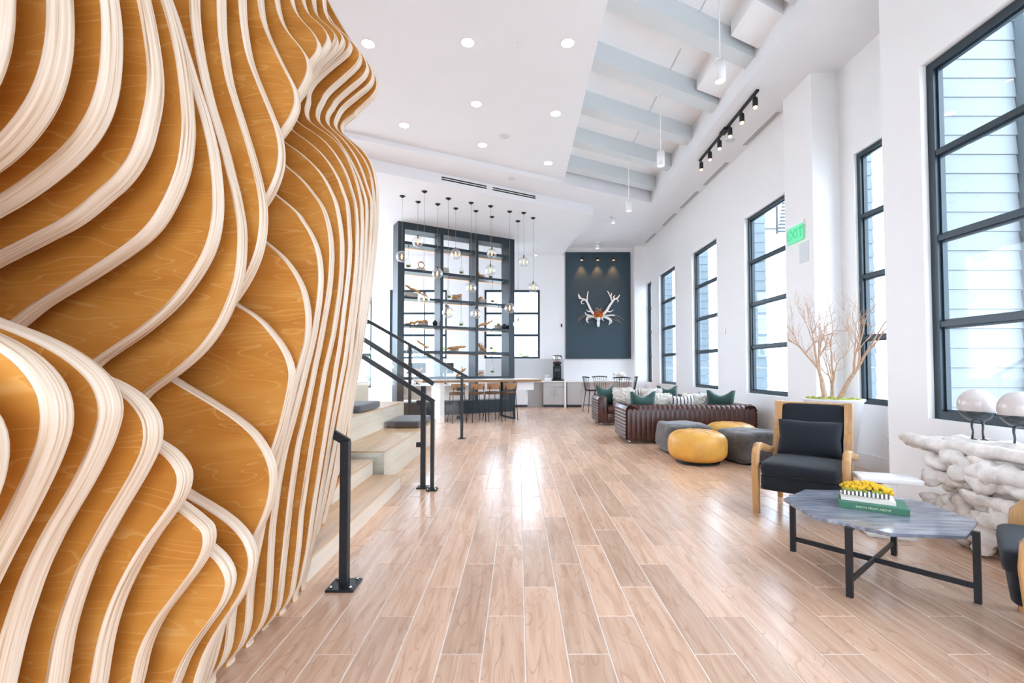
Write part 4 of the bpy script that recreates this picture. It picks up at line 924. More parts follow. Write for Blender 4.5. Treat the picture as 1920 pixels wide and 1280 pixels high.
def text_mesh(body, size, name, mat, depth=0.0008, align='CENTER'):
    cu = bpy.data.curves.new(name, 'FONT')
    cu.body = body; cu.size = size; cu.extrude = depth
    cu.align_x = align; cu.align_y = 'CENTER'
    ob = bpy.data.objects.new(name, cu)
    C.objects.link(ob)
    dg = bpy.context.evaluated_depsgraph_get()
    me = bpy.data.meshes.new_from_object(ob.evaluated_get(dg))
    bpy.data.objects.remove(ob); bpy.data.curves.remove(cu)
    me.name = name
    me.materials.clear(); me.materials.append(mat)
    return me
def book(w, d, h, cover, label, loc, rz, title=None):
    r = thing('book', label, 'book', loc, rz)
    t = 0.003
    MB().box(-w / 2, w / 2, -d / 2, d / 2, 0, t).box(-w / 2, w / 2, -d / 2, d / 2, h - t, h).box(-w / 2, w / 2, -d / 2 - .001, -d / 2 + t, 0, h).build('cover', cover, r)
    MB().box(-w / 2 + .005, w / 2 - .005, -d / 2 + t, d / 2 - .005, t, h - t).build('pages', M['pages'], r)
    if title:
        o = link('spine_lettering', text_mesh(title, h * 0.5, 'spine_lettering', M['lettering']), r, (0.0, -d / 2 - .0015, h / 2))
        o.rotation_euler = (PI / 2, 0, 0)
    return r
rb = math.radians(-33)
bl = Vector((2.165, 2.86, 0.392))
book(0.34, 0.25, 0.036, M['bookg'], 'thick green book lying on the marble coffee table', (2.19, 2.905, 0.392), rb, 'EARTH FROM ABOVE')
book(0.27, 0.17, 0.020, M['bookw'], 'slim off-white book on top of the green book', (2.185, 2.935, 0.428), rb)
fb = thing('planter_box', 'striped black and white box of mustard yellow blossoms on the books', 'planter', (2.19, 2.95, 0.448), rb)
MB().bbox(-0.12, 0.12, -0.04, 0.04, 0.0, 0.034, 0.003, 1).build('box', M['boxstripe'], fb)
m = MB()
for i in range(130):
    x = R.uniform(-.125, .125); y = R.uniform(-.052, .052)
    z = 0.035 + 0.045 * (1 - (x / .14) ** 2) * (1 - (y / .065) ** 2) + R.uniform(-.004, .006)
    m.blob((x, y, z), .014, .014, .011, nu=9, nv=6, jit=.25, seed=i)
o = m.build('blossoms', M['mustard'], fb); o['kind'] = 'stuff'
m = MB()
for i in range(40): m.blob((R.uniform(-.118, .118), R.choice((-.043, .043)) + R.uniform(-.004, .004), .034 + R.uniform(0, .008)), .012, .006, .010, nu=7, nv=5, jit=.3, seed=i)
o = m.build('greenery', M['moss'], fb); o['kind'] = 'stuff'

# ------------------------------------------------------------------ white pedestal side table
sd = thing('side_table', 'small white pedestal side table behind the coffee table', 'table', (2.77, 3.52, 0), math.radians(-20))
MB().bbox(-0.19, 0.19, -0.115, 0.115, 0.405, 0.44, 0.004, 2).build('top', M['whitewood'], sd)
MB().bbox(-0.045, 0.045, -0.07, 0.07, 0.025, 0.405, 0.006, 2).build('column', M['whitewood'], sd)
MB().bbox(-0.15, 0.15, -0.10, 0.10, 0.0, 0.025, 0.004, 2).build('base', M['whitewood'], sd)

# ------------------------------------------------------------------ potted bare tree
pt = thing('potted_tree', 'leafless pale branching tree in a tall white tapered pot', 'plant', (3.80, 5.62, 0))
MB().lathe([(0.17, 0), (0.19, 0.01), (0.30, 0.84), (0.322, 0.865), (0.322, 0.885), (0.30, 0.885), (0.285, 0.85), (0.28, 0.80), (0, 0.80)], 48).build('pot', M['pot'], pt)
MB().lathe([(0, 0.83), (0.286, 0.83), (0.288, 0.80)], 32).build('soil', M['mossdk'], pt)
m = MB()
for i in range(90):
    a = R.uniform(0, 2 * PI); q = 0.26 * math.sqrt(R.random())
    m.blob((q * math.cos(a), q * math.sin(a), 0.85 + R.uniform(-.01, .02)), R.uniform(.03, .055), R.uniform(.03, .055), R.uniform(.022, .04), nu=9, nv=6, jit=.3, seed=i)
o = m.build('moss', M['moss'], pt); o['kind'] = 'stuff'
RT = random.Random(11)
trunk = MB(); twig = MB()
def grow(p, d, ln, r, lvl, wob=0.16):
    pts = [Vector(p)]; rr = [r]
    n = 6 if lvl < 3 else 4
    dd = Vector(d).normalized()
    for i in range(n):
        dd = (dd + Vector((RT.uniform(-wob, wob), RT.uniform(-wob, wob), RT.uniform(-.05, .12)))).normalized()
        pts.append(pts[-1] + dd * (ln / n)); rr.append(r * (1 - 0.42 * (i + 1) / n))
    (trunk if lvl <= 1 else twig).tube(pts, rr, 8 if lvl <= 1 else 5, cap=False)
    if lvl >= 7 or r < 0.0008: return
    kids = 3 if (lvl == 0 or RT.random() < .75) else 2
    for q in range(kids):
        i = n if q == 0 else RT.randint(max(1, n // 3), n)
        base = pts[i]
        ax = Vector((RT.uniform(-1, 1), RT.uniform(-1, 1), RT.uniform(-.2, .35)))
        nd = (dd * 1.0 + ax * (0.45 if q == 0 else 0.95) + Vector((0, 0, .18))).normalized()
        if nd.z < 0.05: nd.z = 0.15
        grow(base, nd, ln * RT.uniform(.62, .84), rr[i] * (0.92 if q == 0 else 0.74), lvl + 1, wob + .02)
grow((-0.05, 0.02, 0.82), (-0.12, 0.02, 1), 0.26, 0.026, 0)
grow((0.03, -0.02, 0.82), (0.42, -0.03, 1), 0.36, 0.024, 0)
grow((0.00, 0.03, 0.82), (0.04, 0.08, 1), 0.26, 0.018, 0)
allv = [Vector(v) for v in trunk.v + twig.v]
lo = [min(v[i] for v in allv) for i in range(3)]; hi = [max(v[i] for v in allv) for i in range(3)]
sx0, sx1, sz = 0.60 / -lo[0], 0.46 / hi[0], 1.60 / (hi[2] - 0.82)
sy0, sy1 = min(1, 0.6 / -lo[1]), min(1, 0.5 / hi[1])
for mm in (trunk, twig):
    mm.v = [(x * (sx0 if x < 0 else sx1), y * (sy0 if y < 0 else sy1) - 0.9 * max(x * sx1, 0), 0.82 + (z - 0.82) * sz * (1 + 0.42 * min(1, max(0, -x * sx0 / 0.35)))) for x, y, z in mm.v]
trunk.build('trunk', M['bark'], pt)
o = twig.build('twigs', M['bark'], pt); o['kind'] = 'stuff'

# ------------------------------------------------------------------ driftwood console with two egg birds
dc = thing('driftwood_console', 'whitewashed driftwood console table of tangled roots under the near window', 'table', (3.32, 3.16, 0))
RD = random.Random(5)
def root_piece(p, q, r0, r1, bend=0.08, n=16, name='root'):
    p = Vector(p); q = Vector(q)
    m = MB()
    mid = (p + q) / 2 + Vector((RD.uniform(-bend, bend), RD.uniform(-bend, bend), RD.uniform(-bend, bend)))
    pts = []; rad = []
    for i in range(n + 1):
        t = i / n
        c = p * (1 - t) ** 2 + mid * 2 * t * (1 - t) + q * t * t
        pts.append(c + Vector((RD.uniform(-.01, .01), RD.uniform(-.01, .01), RD.uniform(-.01, .01))))
        k = r0 * (1 - t) + r1 * t
        rad.append(k * (1 + 0.5 * noise.noise(Vector((t * 4.5, RD.random() * .1, p.x * 9 + p.z * 5)))) * (0.45 if i in (0, n) else 1))
    m.tube(pts, rad, 14)
    s = RD.random() * 20
    m.v = [tuple(Vector(v) + Vector((noise.noise(Vector(v) * 8 + Vector((s, 0, 0))), noise.noise(Vector(v) * 8 + Vector((0, s, 0))), noise.noise(Vector(v) * 8 + Vector((0, 0, s))))) * 0.024 + Vector((noise.noise(Vector(v) * 34 + Vector((s, 3, 0))), noise.noise(Vector(v) * 34 + Vector((5, s, 0))), noise.noise(Vector(v) * 34 + Vector((0, 7, s))))) * 0.010) for v in m.v]
    m.build(name, M['drift'], dc)
# x is across the depth, y along the wall, top near z = 0.70
tp = []
for j, (x, y0, y1, z, r0, r1) in enumerate([(-.16, .70, -.85, .672, .045, .05), (-.04, .62, -.9, .668, .055, .05), (.09, .55, -.9, .668, .055, .05), (.19, .45, -.85, .672, .04, .04)]):
    root_piece((x, y0, z), (x + RD.uniform(-.02, .02), y1, z), r0, r1, .03, 12, 'top_log')
root_piece((-.10, .74, .64), (-.02, .30, .66), .028, .07)
fixed = [((-.20, .42, .56), (-.02, .05, .60), .06, .07), ((-.18, .30, .62), (-.24, -.10, .46), .05, .06), ((-.22, .42, .42), (-.10, -.05, .46), .05, .07), ((-.10, .36, .50), (.10, -.2, .40), .06, .08),
         ((-.22, .46, .27), (-.16, .02, .38), .035, .06), ((-.22, .40, .22), (-.08, -.1, .24), .06, .08), ((-.20, .36, .05), (-.14, .10, .28), .06, .07), ((-.12, .28, .05), (-.05, .06, .30), .055, .07),
         ((-.20, .10, .03), (-.14, .0, .36), .075, .055), ((-.24, -.05, .03), (-.14, -.10, .34), .07, .06), ((-.05, .0, .03), (-.02, -.05, .4), .08, .07), ((-.22, -.25, .03), (-.12, -.18, .42), .08, .06),
         ((-.10, -.4, .03), (-.1, -.3, .45), .08, .07), ((-.22, .20, .15), (-.24, -.2, .30), .045, .05), ((-.24, .10, .36), (-.18, -.3, .30), .045, .06), ((-.23, .18, .50), (-.2, -.3, .56), .06, .07)]
for a in fixed: root_piece(*a)
for i in range(64):
    y = RD.uniform(-.8, .32); z = RD.uniform(.12, .58)
    d = Vector((RD.uniform(-.10, .10), RD.choice((-1, 1)) * RD.uniform(.14, .36), RD.uniform(-.17, .17)))
    c = Vector((RD.uniform(-.17, .12), y, z))
    a = c - d; b = c + d
    a.z = max(a.z, .09); b.z = max(b.z, .09); a.z = min(a.z, .6); b.z = min(b.z, .6)
    root_piece(a, b, RD.uniform(.04, .075), RD.uniform(.018, .05), .16)
for i in range(14):
    y = RD.uniform(-.8, .22)
    root_piece((RD.uniform(-.2, .12), y, .03), (RD.uniform(-.15, .1), y + RD.uniform(-.15, .15), RD.uniform(.3, .5)), .065, .05)
def egg_bird(loc, rz, label, sc_=1.0):
    r = thing('egg_bird_sculpture', label, 'sculpture', loc, rz, group='egg birds on the driftwood console')
    zc, ra, rh = 0.255, 0.112, 0.122
    def ring(a0, a1, n):
        return [((ra * math.cos(t)) * (1 + 0.05 * math.sin(t)) if abs(math.cos(t)) > 1e-6 else 0.0, zc + rh * math.sin(t)) for t in [a0 + (a1 - a0) * i / n for i in range(n + 1)]]
    MB().lathe(ring(-0.32, PI / 2, 16), 40).build('shell', M['whiteg'], r)
    MB().lathe(ring(-PI / 2, -0.32, 10), 40).build('belly', M['pewter'], r)
    for s in (-1, 1):
        m = MB(); m.tube([(s * .028, 0, .145), (s * .030, .004, .10), (s * .026, -.004, .06), (s * .03, 0, .012)], [.009, .007, .006, .007], 8)
        l = m.build('leg', M['iron'], r)
        mt = MB()
        for a in (-.6, 0, .6, PI): mt.tube([(s * .03, 0, .008), (s * .03 + .04 * math.sin(a), -.04 * math.cos(a), .004)], [.007, .003], 6)
        mt.build('foot', M['iron'], l)
egg_bird((3.40, 3.45, 0.718), -0.6, 'white egg-shaped bird on thin iron legs, left of the pair on the driftwood')
egg_bird((3.36, 3.12, 0.718), -0.7, 'white egg-shaped bird on thin iron legs, right of the pair on the driftwood')

# ------------------------------------------------------------------ shelving divider
SH0 = Vector((-3.085, 11.806, 0)); SA = math.atan2(0.50557, 0.86279)
def S(x, y, z):
    return (SH0.x + x * math.cos(SA) - y * math.sin(SA), SH0.y + x * math.sin(SA) + y * math.cos(SA), z)
sh = thing('shelving_divider', 'tall charcoal open shelving divider with three columns reaching the ceiling', 'shelf', SH0, SA)
SD = 0.46
ST = [(0, .175), (1.15, 1.235), (2.19, 2.275), (3.255, 3.442)]
for a, b in ST: MB().box(a, b, 0, SD, 0, 5.03).build('upright', M['navyshelf'], sh)
RZ = [(4.845, 5.03), (4.46, 4.535), (3.755, 3.825), (3.045, 3.105), (2.325, 2.385), (1.64, 1.712), (0.95, 1.02), (0, 0.36)]
COLS = [(.175, 1.15), (1.235, 2.19), (2.275, 3.255)]
for j, (za, zb) in enumerate(RZ):
    for a, b in COLS:
        o = MB().box(a, b, 0, SD, za, zb).build('base_cabinet' if j == 7 else 'shelf_board', M['navyshelf'], sh)
        if 1 <= j <= 6:
            MB().box(a + .02, b - .02, SD - .06, SD - .045, za - .008, za - .0005).build('led_strip', M['led'], o)
rown = ['top', 'second', 'third', 'fourth', 'fifth', 'sixth', 'lowest']
coln = ['left', 'middle', 'right']
# cell floors: row 1 -> z 3.825 ... row 5 -> 1.02
CF = {1: (3.825, 4.46), 2: (3.105, 3.755), 3: (2.385, 3.045), 4: (1.712, 2.325), 5: (1.02, 1.64), 6: (0.36, 0.95)}
def terrarium(col, row, fx, fz):
    a, b = COLS[col]; z0, z1 = CF[row]
    r = thing('hanging_terrarium', 'teardrop glass terrarium with green moss hanging in the %s row, %s column of the divider' % (rown[row], coln[col]), 'terrarium', S(a + (b - a) * fx, .12, 0), SA, group='hanging terrariums in the shelving divider')
    zb = z0 + fz
    m = MB().lathe([(0.004, .28), (.014, .22), (.028, .15), (.058, .085), (.068, .05), (.058, .018), (.03, .002), (0.001, 0)], 18, (0, 0, zb)); m.build('glass', M['terr'], r)
    MB().blob((0, 0, zb + .036), .056, .056, .034, nu=12, nv=8, jit=.2, seed=col * 7 + row).build('moss', M['moss'], r)
    MB().tube([(0, 0, zb + .27), (0, 0, z1)], .003, 6).build('cord', M['blackm'], r)
    MB().lathe([(.010, 0), (.010, .035)], 8, (0, 0, z1 - .036)).build('hook', M['blackm'], r)
for a in [(0, 1, .14, .06), (1, 1, .60, .05), (2, 1, .46, .02), (1, 2, .22, .06), (2, 2, .52, .04), (1, 3, .60, .04), (0, 4, .20, .08), (2, 4, .48, .08), (1, 5, .12, .10), (2, 5, .52, .10), (2, 3, .72, .10)]: terrarium(*a)
def branch(col, row, fx, ln, tilt, seed, fork=3):
    a, b = COLS[col]; z0, z1 = CF[row]
    RB = random.Random(seed * 13 + 1)
    m = MB()
    pts = []; 
    n = 9
    for i in range(n + 1):
        t = i / n - .5
        pts.append(Vector((t * ln, RB.uniform(-.02, .02), tilt * t + RB.uniform(-.022, .022))))
    m.tube(pts, [.018 + .016 * math.sin(PI * i / n) + RB.uniform(-.004, .005) for i in range(n + 1)], 7)
    for q in range(fork):
        i = RB.randint(1, n - 1); d = Vector((RB.uniform(-.10, .10), RB.uniform(-.06, .06), RB.choice((-1, 1)) * RB.uniform(.05, .13)))
        m.tube([pts[i], pts[i] + d * .5 + Vector((RB.uniform(-.02, .02), 0, 0)), pts[i] + d], [.016, .012, .005], 6)
    zmin = min(v[2] for v in m.v)
    o = m.build('driftwood_branch', M['gold'], None, S(a + (b - a) * fx, .19, z0 - zmin), SA)
    tag(o, 'golden driftwood branch in the %s row, %s column of the divider' % (rown[row], coln[col]), 'branch', 'driftwood branches in the shelving divider')
for i, a in enumerate([(2, 1, .12, .22, -.12), (0, 2, .40, .62, -.24), (1, 2, .50, .28, .12), (2, 2, .12, .22, .18), (0, 3, .38, .60, .16), (2, 3, .30, .55, .22), (0, 4, .58, .34, -.22), (1, 4, .45, .62, .08), (2, 4, .20, .28, -.22), (0, 5, .35, .42, .10), (1, 5, .62, .28, .22), (2, 5, .12, .25, .05)]): branch(*a, seed=i)
# wreath of twisted wood in the second row
m = MB()
for q in range(3):
    pts = [Vector((.085 * math.cos(t) * (1 + .1 * math.sin(3 * t + q)), .02 * math.sin(2 * t + q), .10 + .085 * math.sin(t) * (1 + .1 * math.cos(2 * t + q)))) for t in [2 * PI * i / 24 for i in range(25)]]
    m.tube(pts, .010, 6, cap=False)
o = m.build('twig_wreath', M['gold'], None, S(.175 + .975 * .58, .365, CF[1][0] + .115), SA); tag(o, 'round twisted twig wreath standing in the second row, left column of the divider', 'wreath')
def bundle(col, row, fx, w, n, dy=.365):
    a, b = COLS[col]; z0, z1 = CF[row]
    r = thing('book_bundle', 'bundle of old cream books in the %s row, %s column of the divider' % (rown[row], coln[col]), 'books', S(a + (b - a) * fx, dy, z0), SA, group='bundles of old books in the shelving divider')
    z = 0
    for i in range(n):
        h = R.uniform(.028, .042); q = R.uniform(.88, 1)
        o = MB().bbox(-w / 2 * q, w / 2 * q, -.08, .08, z, z + h - .002, .003, 1).build('book', M['paper'], r)
        z += h
for a in [(0, 1, .55, .26, 3), (1, 1, .17, .24, 6), (2, 1, .22, .26, 4), (0, 2, .30, .36, 5), (1, 2, .55, .30, 6), (2, 2, .25, .26, 4), (0, 3, .62, .30, 4), (2, 3, .82, .28, 4), (0, 4, .32, .24, 4), (1, 4, .45, .26, 3), (2, 4, .26, .14, 6), (2, 5, .27, .12, 5)]: bundle(*a)
for col, row, fx in ((0, 3, .90), (2, 3, .97)):
    a, b = COLS[col]
    o = MB().lathe([(.02, 0), (.055, .01), (.07, .06), (.062, .115), (.03, .14), (.02, .15), (.022, .16)], 20).build('vase', M['blackm'], None, S(min(a + (b - a) * fx, b - .08), .14, CF[row][0]))
    tag(o, 'small black round vase in the fourth row, %s column of the divider' % coln[col], 'vase')

# ------------------------------------------------------------------ high table and stools
TA = math.radians(24)
T0 = Vector((-1.80, 10.70, 0))
def TP(x, y, z=0): return (T0.x + x * math.cos(TA) - y * math.sin(TA), T0.y + x * math.sin(TA) + y * math.cos(TA), z)
ht = thing('high_table', 'long counter-height table with a thick pale wood top under the globe pendants', 'table', T0, TA)
m = MB()
n = 26
edge = [(-.42 + 3.0 * i / n, -.06 + .018 * noise.noise(Vector((i * .6, 0, 0)))) for i in range(n + 1)] + [(2.58 - 3.0 * i / n, .92 + .018 * noise.noise(Vector((i * .6, 5, 0)))) for i in range(n + 1)]
m.prism(edge, .915, .968); m.build('tabletop', M['tan'], ht)
m = MB(); m.prism([(x, .43 + (y - .43) * .995) for x, y in edge], .968, .976); m.build('table_surface', M['counter'], ht)
MB().box(.0, .10, .0, .86, 0, .915).build('end_panel', M['whitewood'], ht)
m = MB(); m.bar((1.86, .0, .02), (1.86, .86, .02), .06, .04); m.bar((1.86, .02, 0), (1.86, .02, .915), .06, .04, (0, 1, 0)); m.bar((1.86, .84, 0), (1.86, .84, .915), .06, .04, (0, 1, 0)); m.build('leg_frame', M['black'], ht)
MB().bbox(1.98, 2.44, .10, .7, .70, .914, .004, 1).build('drawer_box', M['whitewood'], ht)
def make_stool(label):
    r = thing('counter_stool', label, 'stool', group='stools along the high table')
    MB().blob((0, 0, .665), .175, .175, .035, .5, .8, 28, 10).build('seat', M['brownseat'], r)
    rows = []
    for i in range(15):
        a = -PI / 2 + (-.95 + 1.9 * i / 14)
        rr = .19
        rows.append([(rr * math.cos(a), rr * math.sin(a), z) for z in (.755, .77, .88, .895)] + [((rr + .018) * math.cos(a), (rr + .018) * math.sin(a), z) for z in (.895, .88, .77, .755)])
    m = MB().grid(rows, closed_u=True); m.add(rows[0], [list(range(8))]); m.add(rows[-1], [list(range(8))]); m.build('backrest', M['tan'], r)
    for s in (-1, 1):
        MB().tube([(s * .165, -.225, 0), (s * .135, -.16, .64), (s * .12, -.175, .82)], .009, 8).build('rear_leg', M['black'], r)
        MB().tube([(s * .165, .19, 0), (s * .12, .13, .64)], .009, 8).build('front_leg', M['black'], r)
    m = MB(); m.tube([(-.145, .163, .28), (.145, .163, .28)], .007, 6); m.build('footrest', M['black'], r)
    return r
st0 = make_stool('tan-backed counter stool nearest the white end panel of the high table')
st0.location = TP(.36, -.12); st0.rotation_euler = (0, 0, TA)
for i, x in enumerate((.83, 1.23, 1.64)):
    dup(st0, TP(x, -.12), TA, 'tan-backed counter stool %s from the white end panel of the high table' % ORD[i + 1])

# ------------------------------------------------------------------ globe pendants
PEND = [(-2.55, 10.09, 3.69), (-2.28, 10.44, 4.11), (-2.01, 9.82, 2.73), (-1.86, 10.59, 3.42), (-1.56, 10.23, 2.48), (-1.48, 10.87, 3.94), (-1.08, 10.5, 3.08), (-1.02, 11.05, 2.55), (-0.65, 10.72, 3.52), (-0.66, 11.48, 4.11), (-0.21, 11.09, 2.69), (-0.01, 11.82, 2.37), (0.13, 11.18, 3.83), (0.37, 11.57, 3.27)]
PEND.sort(key=lambda p: p[0] / p[1])
hw = lambda z: 'high' if z > 3.6 else ('mid-height' if z > 2.9 else 'low')
def globe_meshes():
    q = {}
    q['globe'] = MB().lathe([(.022, .122)] + [(.125 * math.sin(t), .125 * math.cos(t)) for t in [.18 + (PI - .18) * i / 20 for i in range(20)]] + [(0, -.125)], 32).mesh('globe', M['globe'])
    q['canopy'] = MB().lathe([(.062, 0), (.060, -.008), (.03, -.03), (.006, -.045), (0, -.045)], 24).mesh('canopy', M['blackm'])
    q['socket'] = MB().lathe([(.006, .165), (.016, .15), (.018, .085), (.013, .08)], 14).mesh('socket', M['iron'])
    q['bulb'] = MB().lathe([(.010, .08), (.024, .04), (.027, -.01), (.02, -.05), (.006, -.075), (0, -.076)], 16).mesh('bulb', M['amberglass'])
    q['filament'] = MB().lathe([(.006, .06), (.016, .02), (.017, -.03), (.006, -.06)], 10).mesh('filament', M['bulb'])
    return q
gm = globe_meshes()
for i, (x, y, z) in enumerate(PEND):
    zt = 5.03
    r = thing('globe_pendant', 'clear glass globe pendant with amber bulb, %s, %s from the left of the cluster' % (hw(z), ORD[i]), 'pendant', (x, y, zt), group='globe pendants over the high table')
    link('canopy', gm['canopy'], r)
    MB().tube([(0, 0, -.04), (0, 0, z - zt + .16)], .0035, 6).build('cord', M['twig'], r)
    link('socket', gm['socket'], r, (0, 0, z - zt))
    g = link('globe', gm['globe'], r, (0, 0, z - zt))
    b = link('bulb', gm['bulb'], r, (0, 0, z - zt)); link('filament', gm['filament'], b)

# ------------------------------------------------------------------ end wall: counters, appliances, dark panel
def cabinet(x0, x1, y0, y1, z0, z1, mat, label, doors=0, handle='v'):
    r = thing('base_cabinet', label, 'cabinet', ((x0 + x1) / 2, (y0 + y1) / 2, z0))
    w, d, h = (x1 - x0) / 2, (y1 - y0) / 2, z1 - z0
    MB().box(-w, w, -d + .02, d, .08, h).build('body', mat, r)
    MB().box(-w + .01, w - .01, -d + .06, d, 0, .08).build('toe_kick', M['iron'], r)
    if doors:
        dw = 2 * w / doors
        for i in range(doors):
            xa = -w + dw * i + .004; xb = xa + dw - .008
            if doors == 2:
                MB().bbox(xa, xb, -d, -d + .019, h - .15, h - .012, .002, 1).build('drawer', mat, r)
            dr = MB().bbox(xa, xb, -d, -d + .019, .09, h - (.16 if doors == 2 else .012), .002, 1).build('door', mat, r)
            hx = xb - .05 if i == 0 else xa + .05
            MB().tube([(hx, -d - .022, h * .45), (hx, -d - .022, h * .70)], .006, 6).build('handle', M['chrome'], dr)
    return r
YC = 14.85
cabinet(.80, 1.46, YC, 15.43, 0, .80, M['greige'], 'greige two-door cabinet under the coffee grinder', 2)
cabinet(-.35, .30, YC, 15.43, 0, .80, M['whitewood'], 'pale cabinet at the right foot of the shelving divider', 1)
cabinet(1.56, 2.03, YC, 15.34, 0, .80, M['greige'], 'grey single-door cabinet right of the white counter end panel', 1)
o = MB().bbox(-1.1, 1.50, YC - .03, 15.43, .80, .84, .004, 1).build('countertop', M['counter']); tag(o, 'pale countertop along the end wall under the coffee grinder', 'countertop')
o = MB().box(1.463, 1.525, YC - .05, 15.36, 0, .92).build('counter_end_panel', M['whitewood']); tag(o, 'white upright panel ending the counter beside the grinder', 'panel')
o = MB().bbox(1.53, 3.70, YC - .03, 15.34, .80, .84, .004, 1).build('countertop', M['whitewood']); tag(o, 'white countertop below the dark antler panel', 'countertop')
o = MB().box(3.62, 3.68, YC, 15.33, 0, .80).build('counter_end_panel', M['whitewood']); tag(o, 'white support panel at the right end of the counter below the antlers', 'panel')
cg = thing('coffee_grinder', 'tall black coffee grinder with steel hopper on the end counter', 'appliance', (1.26, 15.08, .84))
MB().bbox(-.17, .17, -.16, .16, 0, .05, .01, 2).build('base', M['blackm'], cg)
MB().bbox(-.13, .13, -.05, .15, .05, .50, .02, 2).build('body', M['blackm'], cg)
MB().bbox(-.075, .075, -.075, -.048, .30, .40, .006, 1).build('display', M['iron'], cg)
MB().lathe([(.09, 0), (.14, .06), (.14, .10), (.135, .10)], 20, (0, 0.02, .50)).build('collar', M['blackm'], cg)
MB().lathe([(.13, 0), (.15, .12), (.15, .20)], 20, (0, 0.02, .60)).build('hopper', M['chrome'], cg)
MB().lathe([(.15, 0), (.12, .03), (0, .035)], 20, (0, 0.02, .80)).build('lid', M['blackm'], cg)
MB().tube([(0, -.05, .24), (0, -.12, .22), (0, -.13, .16)], .022, 8).build('spout', M['blackm'], cg)
o = MB().bbox(-.11, .11, -.08, .08, 0, .10, .01, 2).build('canister_tray', M['whitewood'], None, (.96, 15.05, .84)); tag(o, 'small white tray beside the coffee grinder', 'tray')
for i, xx in enumerate((.90, .98)):
    o = MB().lathe([(.028, 0), (.03, .09), (.026, .10), (0, .10)], 14).build('canister', M['paper'], None, (xx, 15.05, .94)); tag(o, 'small cream canister on the %s of the white tray' % ('left' if i == 0 else 'right'), 'canister')

pn = thing('accent_panel', 'dark slate framed wall panel behind the antler mount', 'wall panel', (2.64, 15.36, 1.56))
MB().box(-1.04, 1.04, -.03, 0, .05, 3.49).build('board', M['panel'], pn)
for nm, a in (('left', (-1.08, -1.02, 0, 3.54)), ('right', (1.02, 1.08, 0, 3.54))): MB().box(a[0], a[1], -.055, 0, a[2], a[3]).build('frame_stile', M['panel'], pn)
for za in (0, 3.48): MB().box(-1.02, 1.02, -.055, 0, za, za + .06).build('frame_rail', M['panel'], pn)
for i, xx in enumerate((2.09, 2.62, 3.14)):
    r = thing('panel_spotlight', 'small black spotlight glowing at the top of the dark panel, %s' % ('left', 'centre', 'right')[i], 'spotlight', (xx, 15.33, 4.86), group='spotlights on the dark panel')
    MB().tube([(0, 0, .06), (0, -.10, .06), (0, -.12, .02)], .012, 8).build('arm', M['blackm'], r)
    MB().lathe([(.03, .03), (.055, 0), (.06, -.05), (.05, -.05), (.046, -.03), (0, -.03)], 18, (0, -.12, 0)).build('shade', M['blackm'], r)
    MB().lathe([(.044, -.034), (.04, -.05), (0, -.052)], 14, (0, -.12, 0)).build('lens', M['spotglow'], r)
    ld = bpy.data.lights.new('panel_spot', 'SPOT'); ld.energy = 26; ld.color = (1, .45, .16); ld.spot_size = 1.3; ld.spot_blend = .8; ld.shadow_soft_size = .03
    lo = bpy.data.objects.new('panel_spot', ld); C.objects.link(lo); lo.parent = r; lo.location = (0, -.12, -.07)

# antler mount: metres from the panel centre, traced on the wall
def an(cx, cy): return (2.63 + (cx - 648) * .003847, 2.99 + (690 - cy) * .003847)
am = thing('antler_mount', 'white antlers and skull with orange dried flowers on the dark panel', 'wall decoration', (2.63, 15.32, 2.99))
def ap(pts, r0, r1, dy=-.10, name='antler', mat='bone', mbx=None):
    P = crom([an(*p) for p in pts], 4)
    n = len(P) - 1
    m = mbx or MB()
    m.tube([(x - 2.63, dy - .05 * math.sin(PI * i / n), z - 2.99) for i, (x, z) in enumerate(P)], [1.25 * (r0 + (r1 - r0) * i / n) for i in range(n + 1)], 8)
    if mbx is None: return m.build(name, M[mat], am)
def tine(parent, pts, r0=.028, r1=.009):
    P = [an(*p) for p in pts]; n = len(P) - 1
    MB().tube([(x - 2.63, -.13, z - 2.99) for x, z in P], [r0 + (r1 - r0) * i / n for i in range(n + 1)], 7).build('tine', M['bone'], parent)
a = ap([(620, 690), (588, 655), (565, 610), (548, 575), (525, 555), (500, 548), (485, 525), (478, 508)], .036, .010)
for t in ([(548, 572), (553, 530), (560, 484)], [(520, 556), (500, 575), (505, 592), (525, 592)], [(585, 655), (560, 660), (545, 645)], [(500, 548), (484, 545), (476, 520)]): tine(a, t)
a = ap([(680, 690), (715, 655), (742, 610), (765, 578), (785, 555), (808, 545), (822, 530), (830, 515)], .036, .010)
for t in ([(765, 575), (750, 530), (725, 482)], [(760, 560), (755, 530), (762, 500)], [(800, 550), (818, 565), (810, 582)], [(718, 655), (750, 662), (775, 645)], [(785, 555), (775, 535), (790, 520)]): tine(a, t)
for t in ([(610, 700), (575, 695), (545, 685), (535, 665)], [(690, 700), (730, 695), (770, 690), (790, 690)], [(625, 705), (570, 705), (548, 735), (565, 755)], [(680, 705), (735, 715), (760, 745), (752, 760)], [(700, 705), (745, 735), (738, 772)], [(560, 700), (545, 725), (550, 745)], [(680, 700), (680, 725), (695, 735)]):
    ap(t, .026, .010, -.08)
for t in ([(610, 690), (530, 700), (468, 745)], [(610, 705), (560, 730), (530, 780)], [(620, 690), (550, 685), (500, 700), (470, 730)], [(690, 690), (780, 700), (852, 765)], [(700, 685), (800, 690), (872, 735)], [(690, 695), (760, 720), (835, 750)]):
    ap(t, .012, .003, -.06, 'dry_stalk', 'twig')
MB().bbox(-.10, .10, -.07, .012, -.12, .10, .01, 1).build('backplate', M['bone'], am)
MB().blob((0, -.09, -.25), .050, .05, .14, .9, .9, 16, 12).blob((0, -.10, -.12), .07, .06, .07, nu=16, nv=10).build('skull', M['bone'], am)
